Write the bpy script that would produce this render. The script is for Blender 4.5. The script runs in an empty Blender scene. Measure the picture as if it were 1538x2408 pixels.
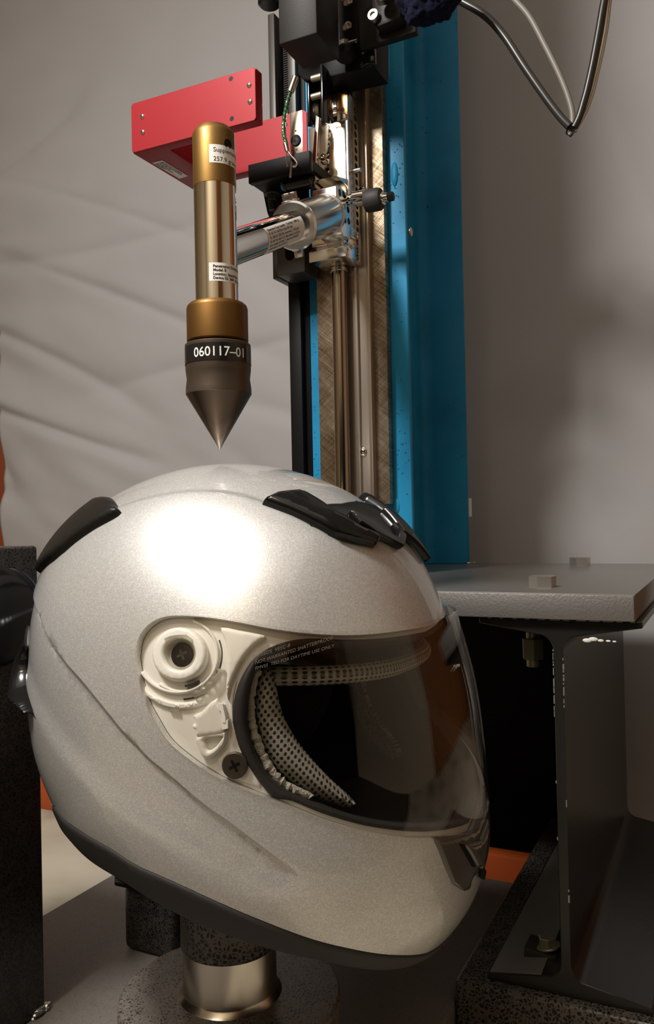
import bpy, bmesh, math, random
import numpy as np
from math import pi, sin, cos, atan, atan2, radians, hypot
from mathutils import Vector, Matrix, noise
from mathutils.geometry import delaunay_2d_cdt
random.seed(7)
S = bpy.context.scene
C = S.collection
# ------------------------------------------------------------------ camera
FPX, CX, CY, CAMH = 1950.0, 769.0, 1204.0, 0.357
ROLL, PITCH = atan(.021), atan(22 / 1950)
fw = np.array([0, cos(PITCH), sin(PITCH)])
rt0 = np.array([1., 0, 0]); up0 = np.cross(rt0, fw)
rt = cos(ROLL) * rt0 - sin(ROLL) * up0
up = np.cross(rt, fw)
cam = bpy.data.objects.new('camera', bpy.data.cameras.new('camera'))
C.objects.link(cam)
m = Matrix((rt, up, -fw)).transposed().to_4x4()
m.translation = Vector((0, 0, CAMH)); cam.matrix_world = m
cam.data.sensor_fit = 'VERTICAL'; cam.data.sensor_height = 24.0
cam.data.lens = FPX / 2408 * 24.0
cam.data.clip_start = .02
S.camera = cam
# ------------------------------------------------------------------ light and exposure
S.view_settings.view_transform = 'Standard'; S.view_settings.look = 'None'
S.view_settings.gamma = 1; S.view_settings.use_curve_mapping = False
S.view_settings.exposure = 0.0
w = bpy.data.worlds.new('world'); S.world = w; w.use_nodes = True
w.node_tree.nodes['Background'].inputs[0].default_value = (1, .88, .78, 1)
w.node_tree.nodes['Background'].inputs[1].default_value = .10


def area(name, loc, target, size, power, col, shape='DISK', sy=None):
    l = bpy.data.lights.new(name, 'AREA'); l.shape = shape; l.size = size
    if sy: l.size_y = sy
    l.energy = power; l.color = col
    o = bpy.data.objects.new(name, l); C.objects.link(o); o.location = loc
    o.rotation_euler = (Vector(target) - Vector(loc)).to_track_quat('-Z', 'Y').to_euler()
    return o


area('ceiling_lamp', (-.45, .22, 1.15), (-.06, .60, .38), .17, 12.5, (1, .965, .92))
area('ceiling_fill', (-.35, -.25, 2.15), (-.35, -.25, 0), 2.4, 9, (1, .91, .82), 'RECTANGLE', 1.6)  # fill light added to lift the whole room
area('wall_fill', (-.75, -.75, 2.0), (-.75, -1.35, .95), .5, 16, (1, .90, .72), 'RECTANGLE', .3)  # added light, brightens the cream wall mirrored in the chrome
# ------------------------------------------------------------------ frames


class Frame:
    def __init__(s, deg, org=(0, 0, 0)):
        a = radians(deg); s.a = a
        s.u = np.array([cos(a), -sin(a), 0]); s.v = np.array([sin(a), cos(a), 0]); s.o = np.array(org, float)

    def w(s, p): return s.o + s.u * p[0] + s.v * p[1] + np.array([0, 0, p[2]])

    def loc(s, P): d = np.asarray(P) - s.o; return np.array([d @ s.u, d @ s.v, d[2]])

    def ray(s, px, py):
        d = fw + rt * (px - CX) / FPX - up * (py - CY) / FPX
        o = np.array([0, 0, CAMH]) - s.o
        return np.array([o @ s.u, o @ s.v, o[2]]), np.array([d @ s.u, d @ s.v, d[2]])

    def on(s, ax, val, px, py):
        o, d = s.ray(px, py); return o + d * (val - o[ax]) / d[ax]


M = Frame(26)
HF = Frame(28, (-.0715, .56, 0))


def mu(px, py, v): return M.on(1, v, px, py)[0]
def mz(px, py, v): return M.on(1, v, px, py)[2]
def mv(px, py, u): return M.on(0, u, px, py)[1]
def muz(px, py, v): p = M.on(1, v, px, py); return p[0], p[2]
def gz(px, py, z): p = M.on(2, z, px, py); return p[0], p[1]


# ------------------------------------------------------------------ materials
def mat(name, col, rough=.5, metal=0., coat=0., bump=None, spec=.5, coatr=.05, trans=0, ior=1.45):
    m = bpy.data.materials.new(name); m.use_nodes = True
    nt = m.node_tree; b = nt.nodes['Principled BSDF']
    b.inputs['Base Color'].default_value = (*col, 1)
    b.inputs['Roughness'].default_value = rough; b.inputs['Metallic'].default_value = metal
    b.inputs['Coat Weight'].default_value = coat; b.inputs['Coat Roughness'].default_value = coatr
    b.inputs['Specular IOR Level'].default_value = spec
    b.inputs['Transmission Weight'].default_value = trans; b.inputs['IOR'].default_value = ior
    if bump:
        sc, st, dist = bump
        n = N(nt, 'ShaderNodeTexNoise', Scale=sc, Detail=4.); coord(nt, n)
        bumpn(nt, n.outputs['Fac'], st, dist)
    return m


def N(nt, t, **k):
    n = nt.nodes.new(t)
    for a, v in k.items():
        if a in n.inputs: n.inputs[a].default_value = v
        else: setattr(n, a, v)
    return n


def coord(nt, n, scale=(1, 1, 1), rot=(0, 0, 0)):
    c = N(nt, 'ShaderNodeTexCoord'); mp = N(nt, 'ShaderNodeMapping')
    mp.inputs['Scale'].default_value = scale; mp.inputs['Rotation'].default_value = rot
    nt.links.new(c.outputs['Object'], mp.inputs[0]); nt.links.new(mp.outputs[0], n.inputs['Vector'])


def coordt(nt, n, scale, rot):
    c = N(nt, 'ShaderNodeTexCoord'); mp = N(nt, 'ShaderNodeMapping'); mp.vector_type = 'TEXTURE'
    mp.inputs['Scale'].default_value = scale; mp.inputs['Rotation'].default_value = rot
    nt.links.new(c.outputs['Object'], mp.inputs[0]); nt.links.new(mp.outputs[0], n.inputs['Vector'])


def bumpn(nt, sock, st, dist, prev=None):
    b = N(nt, 'ShaderNodeBump'); b.inputs['Strength'].default_value = st; b.inputs['Distance'].default_value = dist
    nt.links.new(sock, b.inputs['Height'])
    if prev: nt.links.new(prev, b.inputs['Normal'])
    nt.links.new(b.outputs[0], nt.nodes['Principled BSDF'].inputs['Normal']); return b.outputs[0]


def ramp(nt, sock, stops, to='Base Color'):
    r = N(nt, 'ShaderNodeValToRGB'); e = r.color_ramp.elements
    while len(e) < len(stops): e.new(.5)
    for i, (p, c) in enumerate(stops):
        e[i].position = p; e[i].color = (*c, 1) if len(c) == 3 else c
    nt.links.new(sock, r.inputs[0])
    if to: nt.links.new(r.outputs[0], nt.nodes['Principled BSDF'].inputs[to])
    return r.outputs[0]


def hammertone(name, dark, light, scale=420, metal=.2, rough=.35, lo=.02, hi=.14):
    m = mat(name, dark, rough, metal); nt = m.node_tree
    n = N(nt, 'ShaderNodeTexVoronoi', feature='DISTANCE_TO_EDGE', Scale=float(scale))
    nz = N(nt, 'ShaderNodeTexNoise', Scale=scale * .9, Detail=3.); coord(nt, nz)
    c = N(nt, 'ShaderNodeTexCoord'); mx = N(nt, 'ShaderNodeMixRGB'); mx.inputs[0].default_value = .004
    nt.links.new(c.outputs['Object'], mx.inputs[1]); nt.links.new(nz.outputs['Color'], mx.inputs[2])
    nt.links.new(mx.outputs[0], n.inputs['Vector'])
    big = N(nt, 'ShaderNodeTexNoise', Scale=scale * .25, Detail=2.); coord(nt, big)
    md = N(nt, 'ShaderNodeMath', operation='MULTIPLY'); nt.links.new(n.outputs['Distance'], md.inputs[0]); nt.links.new(big.outputs['Fac'], md.inputs[1])
    ramp(nt, md.outputs[0], [(lo, light), (hi, dark)])
    bumpn(nt, n.outputs['Distance'], .3, .0006)
    return m


MT = {}
MT['silver'] = mat('silver_metallic_paint', (.68, .655, .615), .43, .55, 1.0, coatr=.03)
nt = MT['silver'].node_tree
v = N(nt, 'ShaderNodeTexVoronoi', Scale=1900.); coord(nt, v)
ramp(nt, v.outputs['Color'], [(0., (.50, .495, .48)), (.6, (.62, .612, .595)), (1., (.78, .77, .75))])
v2 = N(nt, 'ShaderNodeTexNoise', Scale=1500., Detail=1.); coord(nt, v2); bumpn(nt, v2.outputs['Fac'], .10, .0003)
MT['black_gloss'] = mat('black_gloss_plastic', (.008, .008, .008), .16, 0, .25, spec=.35)
MT['black_semi'] = mat('black_semi_gloss_plastic', (.012, .011, .010), .38, 0, spec=.3, bump=(260, .15, .001))
MT['smoke_gloss'] = mat('smoke_grey_gloss_plastic', (.07, .062, .05), .18, .2, .6)
MT['rubber'] = mat('black_rubber', (.022, .020, .019), .62)
MT['liner'] = mat('black_liner', (.006, .006, .0065), .9, bump=(500, .3, .001), spec=.2)
MT['white_plastic'] = mat('ivory_plastic', (.80, .785, .735), .38, bump=(60, .05, .001))
MT['white_plastic'].node_tree.nodes['Principled BSDF'].inputs['Subsurface Weight'].default_value = .25
MT['white_plastic'].node_tree.nodes['Principled BSDF'].inputs['Subsurface Radius'].default_value = (.006, .005, .003)
MT['black_metal'] = mat('black_oxide_metal', (.012, .011, .010), .38, .4, spec=.3)
MT['black_anodised'] = mat('black_anodised_aluminium', (.016, .014, .013), .45, .25, bump=(900, .12, .0004), spec=.3)
MT['black_satin'] = mat('black_satin_paint', (.0055, .005, .005), .5, .0, spec=.18)
MT['charcoal'] = mat('charcoal_aluminium', (.055, .050, .045), .42, .4, bump=(700, .1, .0004))
MT['chrome'] = mat('chrome', (.86, .84, .80), .045, 1.)
MT['steel'] = mat('machined_steel', (.66, .61, .54), .25, 1., bump=(300, .05, .0005))
MT['zinc'] = mat('zinc_plated_steel', (.70, .68, .60), .28, 1.)
MT['alu'] = mat('polished_aluminium', (.84, .82, .79), .19, 1., bump=(120, .06, .0008))
MT['alu_satin'] = mat('satin_aluminium', (.66, .58, .47), .24, 1.)
MT['orange_reflection'] = mat('orange_reflection_metal', (.72, .36, .14), .25, .9)  # orange reflection put into the metal colour
MT['bronze'] = mat('bronze_anodised', (.20, .112, .03), .48, .85, .1, bump=(80, .06, .001))
MT['bronze_dark'] = mat('bronze_anodised_dark', (.17, .085, .022), .48, .85, .1, bump=(80, .06, .001))
MT['gunmetal'] = mat('brown_gunmetal', (.105, .078, .058), .42, .7, bump=(500, .08, .0003))
nt = MT['gunmetal'].node_tree  # tip worn bright: metal rubbed clean near the point
MT['tip'] = mat('bare_steel_point', (.24, .19, .15), .30, .95)
nt = MT['tip'].node_tree
tn = N(nt, 'ShaderNodeTexNoise', Scale=40., Detail=5.); coord(nt, tn, (1, 1, .25))
sx = N(nt, 'ShaderNodeSeparateXYZ'); tc = N(nt, 'ShaderNodeTexCoord'); nt.links.new(tc.outputs['Object'], sx.inputs[0])
ma = N(nt, 'ShaderNodeMath', operation='MULTIPLY_ADD'); ma.inputs[1].default_value = 22.; nt.links.new(sx.outputs['Z'], ma.inputs[0]); nt.links.new(tn.outputs['Fac'], ma.inputs[2])
ramp(nt, ma.outputs[0], [(.42, (.62, .56, .50)), (.75, (.20, .15, .12)), (1., (.095, .068, .050))])
MT['red'] = mat('red_anodised', (.27, .013, .018), .42, .15, bump=(700, .06, .0003), spec=.3)
MT['paper'] = mat('white_label_paper', (.82, .77, .72), .55)
MT['ink'] = mat('black_ink', (.02, .018, .018), .5)
MT['white_ink'] = mat('white_ink', (.85, .84, .82), .4)
MT['tape'] = mat('black_tape', (.010, .010, .010), .16, 0, .3)
MT['clear'] = None
MT['navy'] = mat('navy_cloth', (.004, .006, .020), .9, bump=(600, .4, .001), spec=.2)
MT['cable_black'] = mat('black_cable_jacket', (.022, .020, .018), .32)
MT['cable_grey'] = mat('grey_cable_jacket', (.19, .165, .145), .45)
MT['cable_silver'] = mat('silver_cable_jacket', (.62, .60, .58), .22, .55)
MT['green'] = mat('green_coated_wire', (.012, .075, .022), .28, 0, .5)
MT['wire'] = mat('steel_wire', (.78, .75, .70), .3, .9)
MT['blue_ring'] = mat('blue_ring', (.02, .25, .5), .35)
MT['shelf'] = mat('silver_painted_steel_plate', (.30, .29, .275), .30, .7, bump=(160, .05, .0006))
MT['shelf_edge'] = mat('silver_painted_rough_edge', (.22, .21, .20), .5, .5, bump=(600, .5, .0006))
MT['nut'] = mat('plain_bolt_steel', (.60, .57, .53), .35, .9, bump=(500, .2, .0005))
MT['worn_nut'] = mat('yellowed_zinc', (.36, .34, .24), .42, .75)
MT['beam'] = mat('black_painted_beam', (.018, .0165, .015), .27, .1, bump=(140, .12, .0008), spec=.5)
MT['beam_wear'] = mat('bare_worn_edge', (.42, .40, .36), .4, .7)
MT['hammer_black'] = hammertone('black_hammertone_paint', (.012, .011, .011), (.13, .115, .10), 330, lo=.03, hi=.10)
MT['hammer_grey'] = hammertone('grey_hammertone_paint', (.035, .030, .026), (.20, .175, .15), 420, lo=.05, hi=.16)
MT['hammer_post'] = hammertone('black_hammertone_post_paint', (.008, .0075, .007), (.060, .053, .046), 430, lo=.03, hi=.10)
MT['plate_grey'] = hammertone('dark_grey_floor_plate_paint', (.10, .088, .078), (.19, .17, .15), 520, .1, .5, .05, .3)
MT['orange'] = mat('orange_painted_wood', (.42, .075, .014), .5, bump=(30, .2, .002))
MT['wall'] = mat('cream_wall_paint', (.62, .53, .40), .8)
MT['ceil'] = mat('ceiling_paint', (.6, .55, .48), .9)
MT['black_tie'] = mat('black_nylon', (.01, .01, .01), .4)
# blue paint, slightly uneven, with worn dark spots
MT['blue'] = mat('blue_enamel_paint', (.012, .185, .37), .45, 0, .0, bump=(45, .12, .003), spec=.25); nt = MT['blue'].node_tree
n1 = N(nt, 'ShaderNodeTexNoise', Scale=14., Detail=4.); coord(nt, n1)
c1 = ramp(nt, n1.outputs['Fac'], [(.3, (.010, .165, .33)), (.5, (.015, .225, .43)), (.8, (.022, .27, .50))], None)
n2 = N(nt, 'ShaderNodeTexNoise', Scale=230., Detail=2.); coord(nt, n2)
c2 = ramp(nt, n2.outputs['Fac'], [(.245, (0, 0, 0)), (.26, (1, 1, 1))], None)
mx = N(nt, 'ShaderNodeMixRGB'); mx.inputs[1].default_value = (.01, .012, .02, 1)
nt.links.new(c2, mx.inputs[0]); nt.links.new(c1, mx.inputs[2]); nt.links.new(mx.outputs[0], nt.nodes['Principled BSDF'].inputs[0])
# scratched steel with crossing grinder marks
MT['scratched'] = mat('cross_ground_steel', (.30, .235, .16), .36, .85); nt = MT['scratched'].node_tree
out = None; cols = []
for i, (ang, sc) in enumerate([(radians(38), 1), (radians(-40), 1.2), (radians(47), .6)]):
    n = N(nt, 'ShaderNodeTexNoise', Scale=34. * sc, Detail=5., Roughness=.65); coordt(nt, n, (1, 1, 1 / 18) if i != 2 else (1, 1, 1 / 7), (0, ang, 0)); cols.append(n.outputs['Fac'])
a1 = N(nt, 'ShaderNodeMath', operation='ADD'); nt.links.new(cols[0], a1.inputs[0]); nt.links.new(cols[1], a1.inputs[1])
a2 = N(nt, 'ShaderNodeMath', operation='ADD'); nt.links.new(a1.outputs[0], a2.inputs[0]); nt.links.new(cols[2], a2.inputs[1])
big = N(nt, 'ShaderNodeTexNoise', Scale=26., Detail=3.); coord(nt, big)
a3 = N(nt, 'ShaderNodeMath', operation='ADD'); nt.links.new(a2.outputs[0], a3.inputs[0]); nt.links.new(big.outputs['Fac'], a3.inputs[1])
a4 = N(nt, 'ShaderNodeMath', operation='MULTIPLY'); a4.inputs[1].default_value = .25; nt.links.new(a3.outputs[0], a4.inputs[0])
ramp(nt, a4.outputs[0], [(.38, (.085, .055, .030)), (.48, (.27, .20, .13)), (.56, (.40, .33, .25)), (.66, (.62, .55, .47))])
bumpn(nt, a2.outputs[0], .35, .0006)
# vertically brushed rail
MT['rail'] = mat('brushed_aluminium_rail', (.60, .52, .44), .34, .9); nt = MT['rail'].node_tree
n = N(nt, 'ShaderNodeTexNoise', Scale=120., Detail=3.); coord(nt, n, (1, 1, .02)); bumpn(nt, n.outputs['Fac'], .25, .0006)
ramp(nt, n.outputs['Fac'], [(.3, (.50, .42, .34)), (.7, (.68, .60, .52))])
MT['rod'] = mat('ground_steel_rod', (.42, .36, .30), .16, 1.); nt = MT['rod'].node_tree
# backdrop paper
MT['backdrop'] = mat('grey_backdrop_paper', (.395, .38, .382), .8, bump=(9, .25, .01))
# concrete
MT['concrete'] = mat('pale_concrete', (.50, .45, .36), .7); nt = MT['concrete'].node_tree
n = N(nt, 'ShaderNodeTexNoise', Scale=7., Detail=6.); coord(nt, n)
ramp(nt, n.outputs['Fac'], [(.32, (.26, .22, .165)), (.45, (.46, .41, .32)), (.7, (.58, .52, .42))]); bumpn(nt, n.outputs['Fac'], .3, .004)
# wood
MT['wood'] = mat('reflected_brown_wood', (.26, .085, .022), .35); nt = MT['wood'].node_tree
n = N(nt, 'ShaderNodeTexNoise', Scale=12., Detail=5.); coord(nt, n, (6, 6, .5)); ramp(nt, n.outputs['Fac'], [(.3, (.26, .085, .022)), (.7, (.46, .17, .05))])


def mesh_fabric():
    m = mat('perforated_grey_mesh', (.34, .32, .27), .8); nt = m.node_tree
    uv = N(nt, 'ShaderNodeUVMap')
    v = N(nt, 'ShaderNodeTexVoronoi', Scale=1.); v.inputs['Randomness'].default_value = .10; v.voronoi_dimensions = '2D'
    nt.links.new(uv.outputs[0], v.inputs['Vector'])
    n = N(nt, 'ShaderNodeTexNoise', Scale=6., Detail=3.); nt.links.new(uv.outputs[0], n.inputs['Vector'])
    c = ramp(nt, v.outputs['Distance'], [(.25, (0, 0, 0)), (.33, (1, 1, 1))], None)
    c2 = ramp(nt, n.outputs['Fac'], [(.3, (.15, .145, .12)), (.7, (.38, .355, .30))], None)
    mx = N(nt, 'ShaderNodeMixRGB'); mx.inputs[1].default_value = (.012, .011, .010, 1)
    nt.links.new(c, mx.inputs[0]); nt.links.new(c2, mx.inputs[2]); nt.links.new(mx.outputs[0], nt.nodes['Principled BSDF'].inputs[0])
    bumpn(nt, c, .8, .001)
    return m


MT['mesh'] = mesh_fabric()


def clear_mat(name, tint, rough=.0, amt=1.0):
    m = bpy.data.materials.new(name); m.use_nodes = True; nt = m.node_tree
    nt.nodes.clear(); o = N(nt, 'ShaderNodeOutputMaterial'); t = N(nt, 'ShaderNodeBsdfTransparent'); g = N(nt, 'ShaderNodeBsdfGlossy')
    t.inputs[0].default_value = (*tint, 1); g.inputs['Roughness'].default_value = rough
    g.inputs['Color'].default_value = (amt, amt, amt, 1)
    f = N(nt, 'ShaderNodeFresnel'); f.inputs[0].default_value = 1.50; mx = N(nt, 'ShaderNodeMixShader')
    ge = N(nt, 'ShaderNodeNewGeometry'); io = N(nt, 'ShaderNodeMath', operation='MULTIPLY_ADD'); io.inputs[1].default_value = 1 / 1.5 - 1.5; io.inputs[2].default_value = 1.5
    nt.links.new(ge.outputs['Backfacing'], io.inputs[0]); nt.links.new(io.outputs[0], f.inputs[0])   # same reflectance from both sides of the thin sheet
    nt.links.new(f.outputs[0], mx.inputs[0]); nt.links.new(t.outputs[0], mx.inputs[1]); nt.links.new(g.outputs[0], mx.inputs[2]); nt.links.new(mx.outputs[0], o.inputs[0])
    return m


MT['visor'] = clear_mat('clear_visor_polycarbonate', (.985, .975, .96), .01)
MT['clear'] = mat('clear_moulded_plastic', (.93, .90, .80), .06, trans=.9, ior=1.4)

# ------------------------------------------------------------------ mesh builder


class MB:
    def __init__(s): s.V = []; s.F = []; s.uv = None

    def add(s, V, F):
        o = len(s.V); s.V += [tuple(float(c) for c in v) for v in V]; s.F += [tuple(o + i for i in f) for f in F]; return s

    def bm(s, b):
        b.verts.index_update(); return s.add([v.co for v in b.verts], [[v.index for v in f.verts] for f in b.faces])

    def box(s, x0, x1, y0, y1, z0, z1, bev=.0008, seg=2):
        b = bmesh.new(); bmesh.ops.create_cube(b, size=1)
        for v in b.verts: v.co = Vector((x0 + (x1 - x0) * (v.co.x + .5), y0 + (y1 - y0) * (v.co.y + .5), z0 + (z1 - z0) * (v.co.z + .5)))
        if bev: bmesh.ops.bevel(b, geom=b.edges[:], offset=min(bev, .45 * min(abs(x1 - x0), abs(y1 - y0), abs(z1 - z0))), segments=seg, affect='EDGES', profile=.5)
        s.bm(b); b.free(); return s

    def prism(s, poly, ax, a0, a1, bev=0, seg=2):
        """poly of 2-D points in the plane normal to ax (0: y,z / 1: x,z / 2: x,y)"""
        b = bmesh.new()

        def P(p, a): return [(a, p[0], p[1]), (p[0], a, p[1]), (p[0], p[1], a)][ax]
        A = [b.verts.new(P(p, a0)) for p in poly]; B = [b.verts.new(P(p, a1)) for p in poly]; n = len(poly)
        b.faces.new(A); b.faces.new(B[::-1])
        for i in range(n): b.faces.new((A[i], B[i], B[(i + 1) % n], A[(i + 1) % n]))
        bmesh.ops.recalc_face_normals(b, faces=b.faces[:])
        if bev:
            E = [e for e in b.edges if e.calc_face_angle(0) > .5]
            bmesh.ops.bevel(b, geom=E, offset=bev, segments=seg, affect='EDGES', profile=.5)
        s.bm(b); b.free(); return s

    def lathe(s, prof, p0, ax=(0, 0, 1), seg=48, cap=True):
        """prof [(t along axis, radius)] from p0"""
        ax = Vector(ax).normalized(); q = ax.to_track_quat('Z', 'Y'); V = []; F = []
        for t, r in prof:
            for k in range(seg):
                a = 2 * pi * k / seg; V.append(Vector(p0) + q @ Vector((r * cos(a), r * sin(a), t)))
        n = len(prof)
        for i in range(n - 1):
            for k in range(seg):
                k2 = (k + 1) % seg; F.append((i * seg + k, i * seg + k2, (i + 1) * seg + k2, (i + 1) * seg + k))
        if cap:
            F.append(tuple(range(seg))[::-1]); F.append(tuple((n - 1) * seg + k for k in range(seg)))
        return s.add(V, F)

    def cyl(s, p0, p1, r, seg=32, bev=.0004):
        p0, p1 = Vector(p0), Vector(p1); L = (p1 - p0).length; b = min(bev, L * .4, r * .4)
        return s.lathe([(0, r - b), (b, r), (L - b, r), (L, r - b)], p0, p1 - p0, seg)

    def hexp(s, p0, p1, r, rot=0, bev=.0005):
        """hexagonal nut or bolt head with chamfered corners"""
        p0, p1 = Vector(p0), Vector(p1); L = (p1 - p0).length; q = (p1 - p0).to_track_quat('Z', 'Y'); b = bmesh.new()
        rows = []
        for t, k in ((0, 1), (L - bev, 1), (L, .90)):
            rows.append([b.verts.new(p0 + q @ Vector((r * k * cos(rot + i * pi / 3), r * k * sin(rot + i * pi / 3), t))) for i in range(6)])
        b.faces.new(rows[0][::-1]); b.faces.new(rows[2])
        for j in range(2):
            for i in range(6): b.faces.new((rows[j][i], rows[j][(i + 1) % 6], rows[j + 1][(i + 1) % 6], rows[j + 1][i]))
        s.bm(b); b.free(); return s

    def tube(s, pts, r, seg=12, cap=True, closed=False, ell=None):
        P = [Vector(p) for p in pts]; n = len(P); V = []; F = []; up_ = Vector((0.03, .02, 1))
        for i in range(n):
            a = P[i - 1] if (i or closed) else P[i]; c = P[(i + 1) % n] if (i < n - 1 or closed) else P[i]
            t = (c - a).normalized()
            if abs(t.dot(up_.normalized())) > .95: ref = Vector((1, .3, 0))
            else: ref = up_
            if i == 0: x = t.cross(ref).normalized()
            else:
                x = (x - t * x.dot(t)).normalized()
            y = t.cross(x); rr = r[i] if hasattr(r, '__len__') else r
            for k in range(seg):
                an = 2 * pi * k / seg; V.append(P[i] + x * rr * cos(an) + y * rr * sin(an) * (ell or 1))
        m_ = n if closed else n - 1
        for i in range(m_):
            j = (i + 1) % n
            for k in range(seg):
                k2 = (k + 1) % seg; F.append((i * seg + k, j * seg + k, j * seg + k2, i * seg + k2))
        if cap and not closed:
            F.append(tuple(range(seg))); F.append(tuple((n - 1) * seg + k for k in range(seg))[::-1])
        return s.add(V, F)

    def sph(s, c, r, sc=(1, 1, 1), seg=16):
        b = bmesh.new(); bmesh.ops.create_uvsphere(b, u_segments=seg, v_segments=seg // 2, radius=r)
        for v in b.verts: v.co = Vector((c[0] + v.co.x * sc[0], c[1] + v.co.y * sc[1], c[2] + v.co.z * sc[2]))
        s.bm(b); b.free(); return s

    def grid(s, fn, nu, nv):
        V = [fn(i / nu, j / nv) for j in range(nv + 1) for i in range(nu + 1)]
        F = [(j * (nu + 1) + i, j * (nu + 1) + i + 1, (j + 1) * (nu + 1) + i + 1, (j + 1) * (nu + 1) + i) for j in range(nv) for i in range(nu)]
        return s.add(V, F)


def build(name, mb, m, parent=None, base=None, frame=None, smooth=35, mode=0):
    """ONE mesh object. Coordinates of mb are in the thing's frame; they are stored relative to its base."""
    me = bpy.data.meshes.new(name)
    b = parent['_b'] if parent else (base if base is not None else (0, 0, 0))
    V = np.array(mb.V, float) - np.array([float(x) for x in b])
    me.from_pydata(V.tolist(), [], mb.F); me.validate()
    bm = bmesh.new(); bm.from_mesh(me)
    if mode == 0: bmesh.ops.recalc_face_normals(bm, faces=bm.faces[:])
    bm.to_mesh(me); bm.free()
    if mb.uv is not None and len(mb.uv) == len(V):
        uvl = me.uv_layers.new(name='UVMap')
        for l in me.loops: uvl.data[l.index].uv = mb.uv[l.vertex_index]
    if smooth:
        me.shade_smooth(); me.set_sharp_from_angle(angle=radians(smooth))
    me.materials.append(m)
    o = bpy.data.objects.new(name, me); C.objects.link(o)
    if parent: o.parent = parent
    else:
        frame = frame or M; o.location = frame.w(b); o.rotation_euler = (0, 0, -frame.a)
    o['_b'] = [float(x) for x in b]
    return o


def tag(o, label, cat, group=None, kind=None):
    if label: o['label'] = label
    if cat: o['category'] = cat
    if group: o['group'] = group
    if kind: o['kind'] = kind
    return o


def thing(name, label, cat, base=(0, 0, 0), frame=None, group=None):
    frame = frame or M; o = bpy.data.objects.new(name, None); C.objects.link(o); o.empty_display_size = .02
    o.location = frame.w(base); o.rotation_euler = (0, 0, -frame.a); o['_b'] = [float(x) for x in base]
    return tag(o, label, cat, group)


def smoothpoly(P, n=5, closed=True):
    P = np.array(P, float); out = []; L = len(P)
    rng = range(L) if closed else range(L - 1)
    for i in rng:
        p0, p1, p2, p3 = (P[(i - 1) % L] if closed or i else P[0]), P[i], P[(i + 1) % L], (P[(i + 2) % L] if closed or i + 2 < L else P[-1])
        for k in range(n):
            t = k / n; out.append(.5 * ((2 * p1) + (-p0 + p2) * t + (2 * p0 - 5 * p1 + 4 * p2 - p3) * t * t + (-p0 + 3 * p1 - 3 * p2 + p3) * t ** 3))
    if not closed: out.append(P[-1])
    return np.array(out)


def densify(P, step, closed=True):
    P = np.asarray(P, float); out = []; L = len(P)
    for i in range(L if closed else L - 1):
        a, b = P[i], P[(i + 1) % L]; k = max(1, int(math.ceil(np.linalg.norm(b - a) / step)))
        for j in range(k): out.append(a + (b - a) * j / k)
    if not closed: out.append(P[-1])
    return np.array(out)


def inside(Q, poly):
    poly = np.asarray(poly); x, y = Q[:, 0], Q[:, 1]; r = np.zeros(len(Q), bool)
    x1, y1 = poly[-1]
    for x2, y2 in poly:
        c = ((y1 > y) != (y2 > y)); r ^= c & (x < (x2 - x1) * (y - y1) / ((y2 - y1) or 1e-12) + x1); x1, y1 = x2, y2
    return r


def font_mesh(txt, bold=0.):
    cu = bpy.data.curves.new('t', 'FONT'); cu.body = txt; cu.size = 1; cu.resolution_u = 3; cu.offset = bold
    o = bpy.data.objects.new('t', cu); C.objects.link(o)
    me = bpy.data.meshes.new_from_object(o.evaluated_get(bpy.context.evaluated_depsgraph_get()))
    V = np.array([v.co[:] for v in me.vertices]).reshape(-1, 3)[:, :2]; F = [tuple(p.vertices) for p in me.polygons]
    bpy.data.objects.remove(o); bpy.data.curves.remove(cu); bpy.data.meshes.remove(me)
    return V, F


def lettering(mb, txt, fn, size, s0=0, t0=0, bold=0., width=None):
    """txt laid on fn(s, t) -> point; s, t in metres"""
    V, F = font_mesh(txt, bold)
    if not len(V): return
    k = size / .73
    kx = k if width is None else width / (V[:, 0].max() - V[:, 0].min())
    mb.add([fn(s0 + v[0] * kx, t0 + v[1] * k) for v in V], F)


# ================================================================== SETTING
def structure(name, mb, m, **k):
    o = build(name, mb, m, **k); o['kind'] = 'structure'; return o


W0 = Frame(0)
RX0, RX1, RY0, RY1, RZ1 = -2.4, 1.45, -1.35, 2.3, 2.25
structure('floor', MB().add([(RX0, RY0, -.03), (RX1, RY0, -.03), (RX1, RY1, -.03), (RX0, RY1, -.03)], [(0, 1, 2, 3)]), MT['concrete'], frame=W0, mode=1)
structure('ceiling', MB().box(RX0, RX1, RY0, RY1, RZ1, RZ1 + .05, 0), MT['ceil'], frame=W0)
structure('wall_left', MB().box(RX0 - .05, RX0, RY0, RY1, -.03, RZ1, 0), MT['wall'], frame=W0)
structure('wall_right', MB().box(RX1, RX1 + .05, RY0, RY1, -.03, RZ1, 0), MT['wall'], frame=W0)
structure('wall_front', MB().box(RX0, RX1, RY0 - .05, RY0, -.03, RZ1, 0), MT['wall'], frame=W0)
structure('wall_back', MB().box(RX0, RX1, RY1, RY1 + .05, -.03, RZ1, 0), MT['wall'], frame=W0)
structure('reflected_door', MB().box(RX1 - .045, RX1 - .001, .50, 1.95, -.029, 1.9, .004), MT['wood'], frame=W0)  # unseen wood slab added for the brown reflection in the visor
wc = thing('reflected_cabinet', 'unseen brown cabinet added behind the camera for chrome reflections', 'cabinet', (.77, RY0 + .1, .85), W0)  # out of view, added for the brown stripe in the chrome
build('reflected_cabinet_body', MB().box(.42, 1.12, RY0 + .001, RY0 + .20, .85, 2.0, .004), MT['wood'], wc)
build('reflected_cabinet_door', MB().box(.43, .765, RY0 + .20, RY0 + .22, .86, 1.99, .003), MT['wood'], wc)
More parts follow.
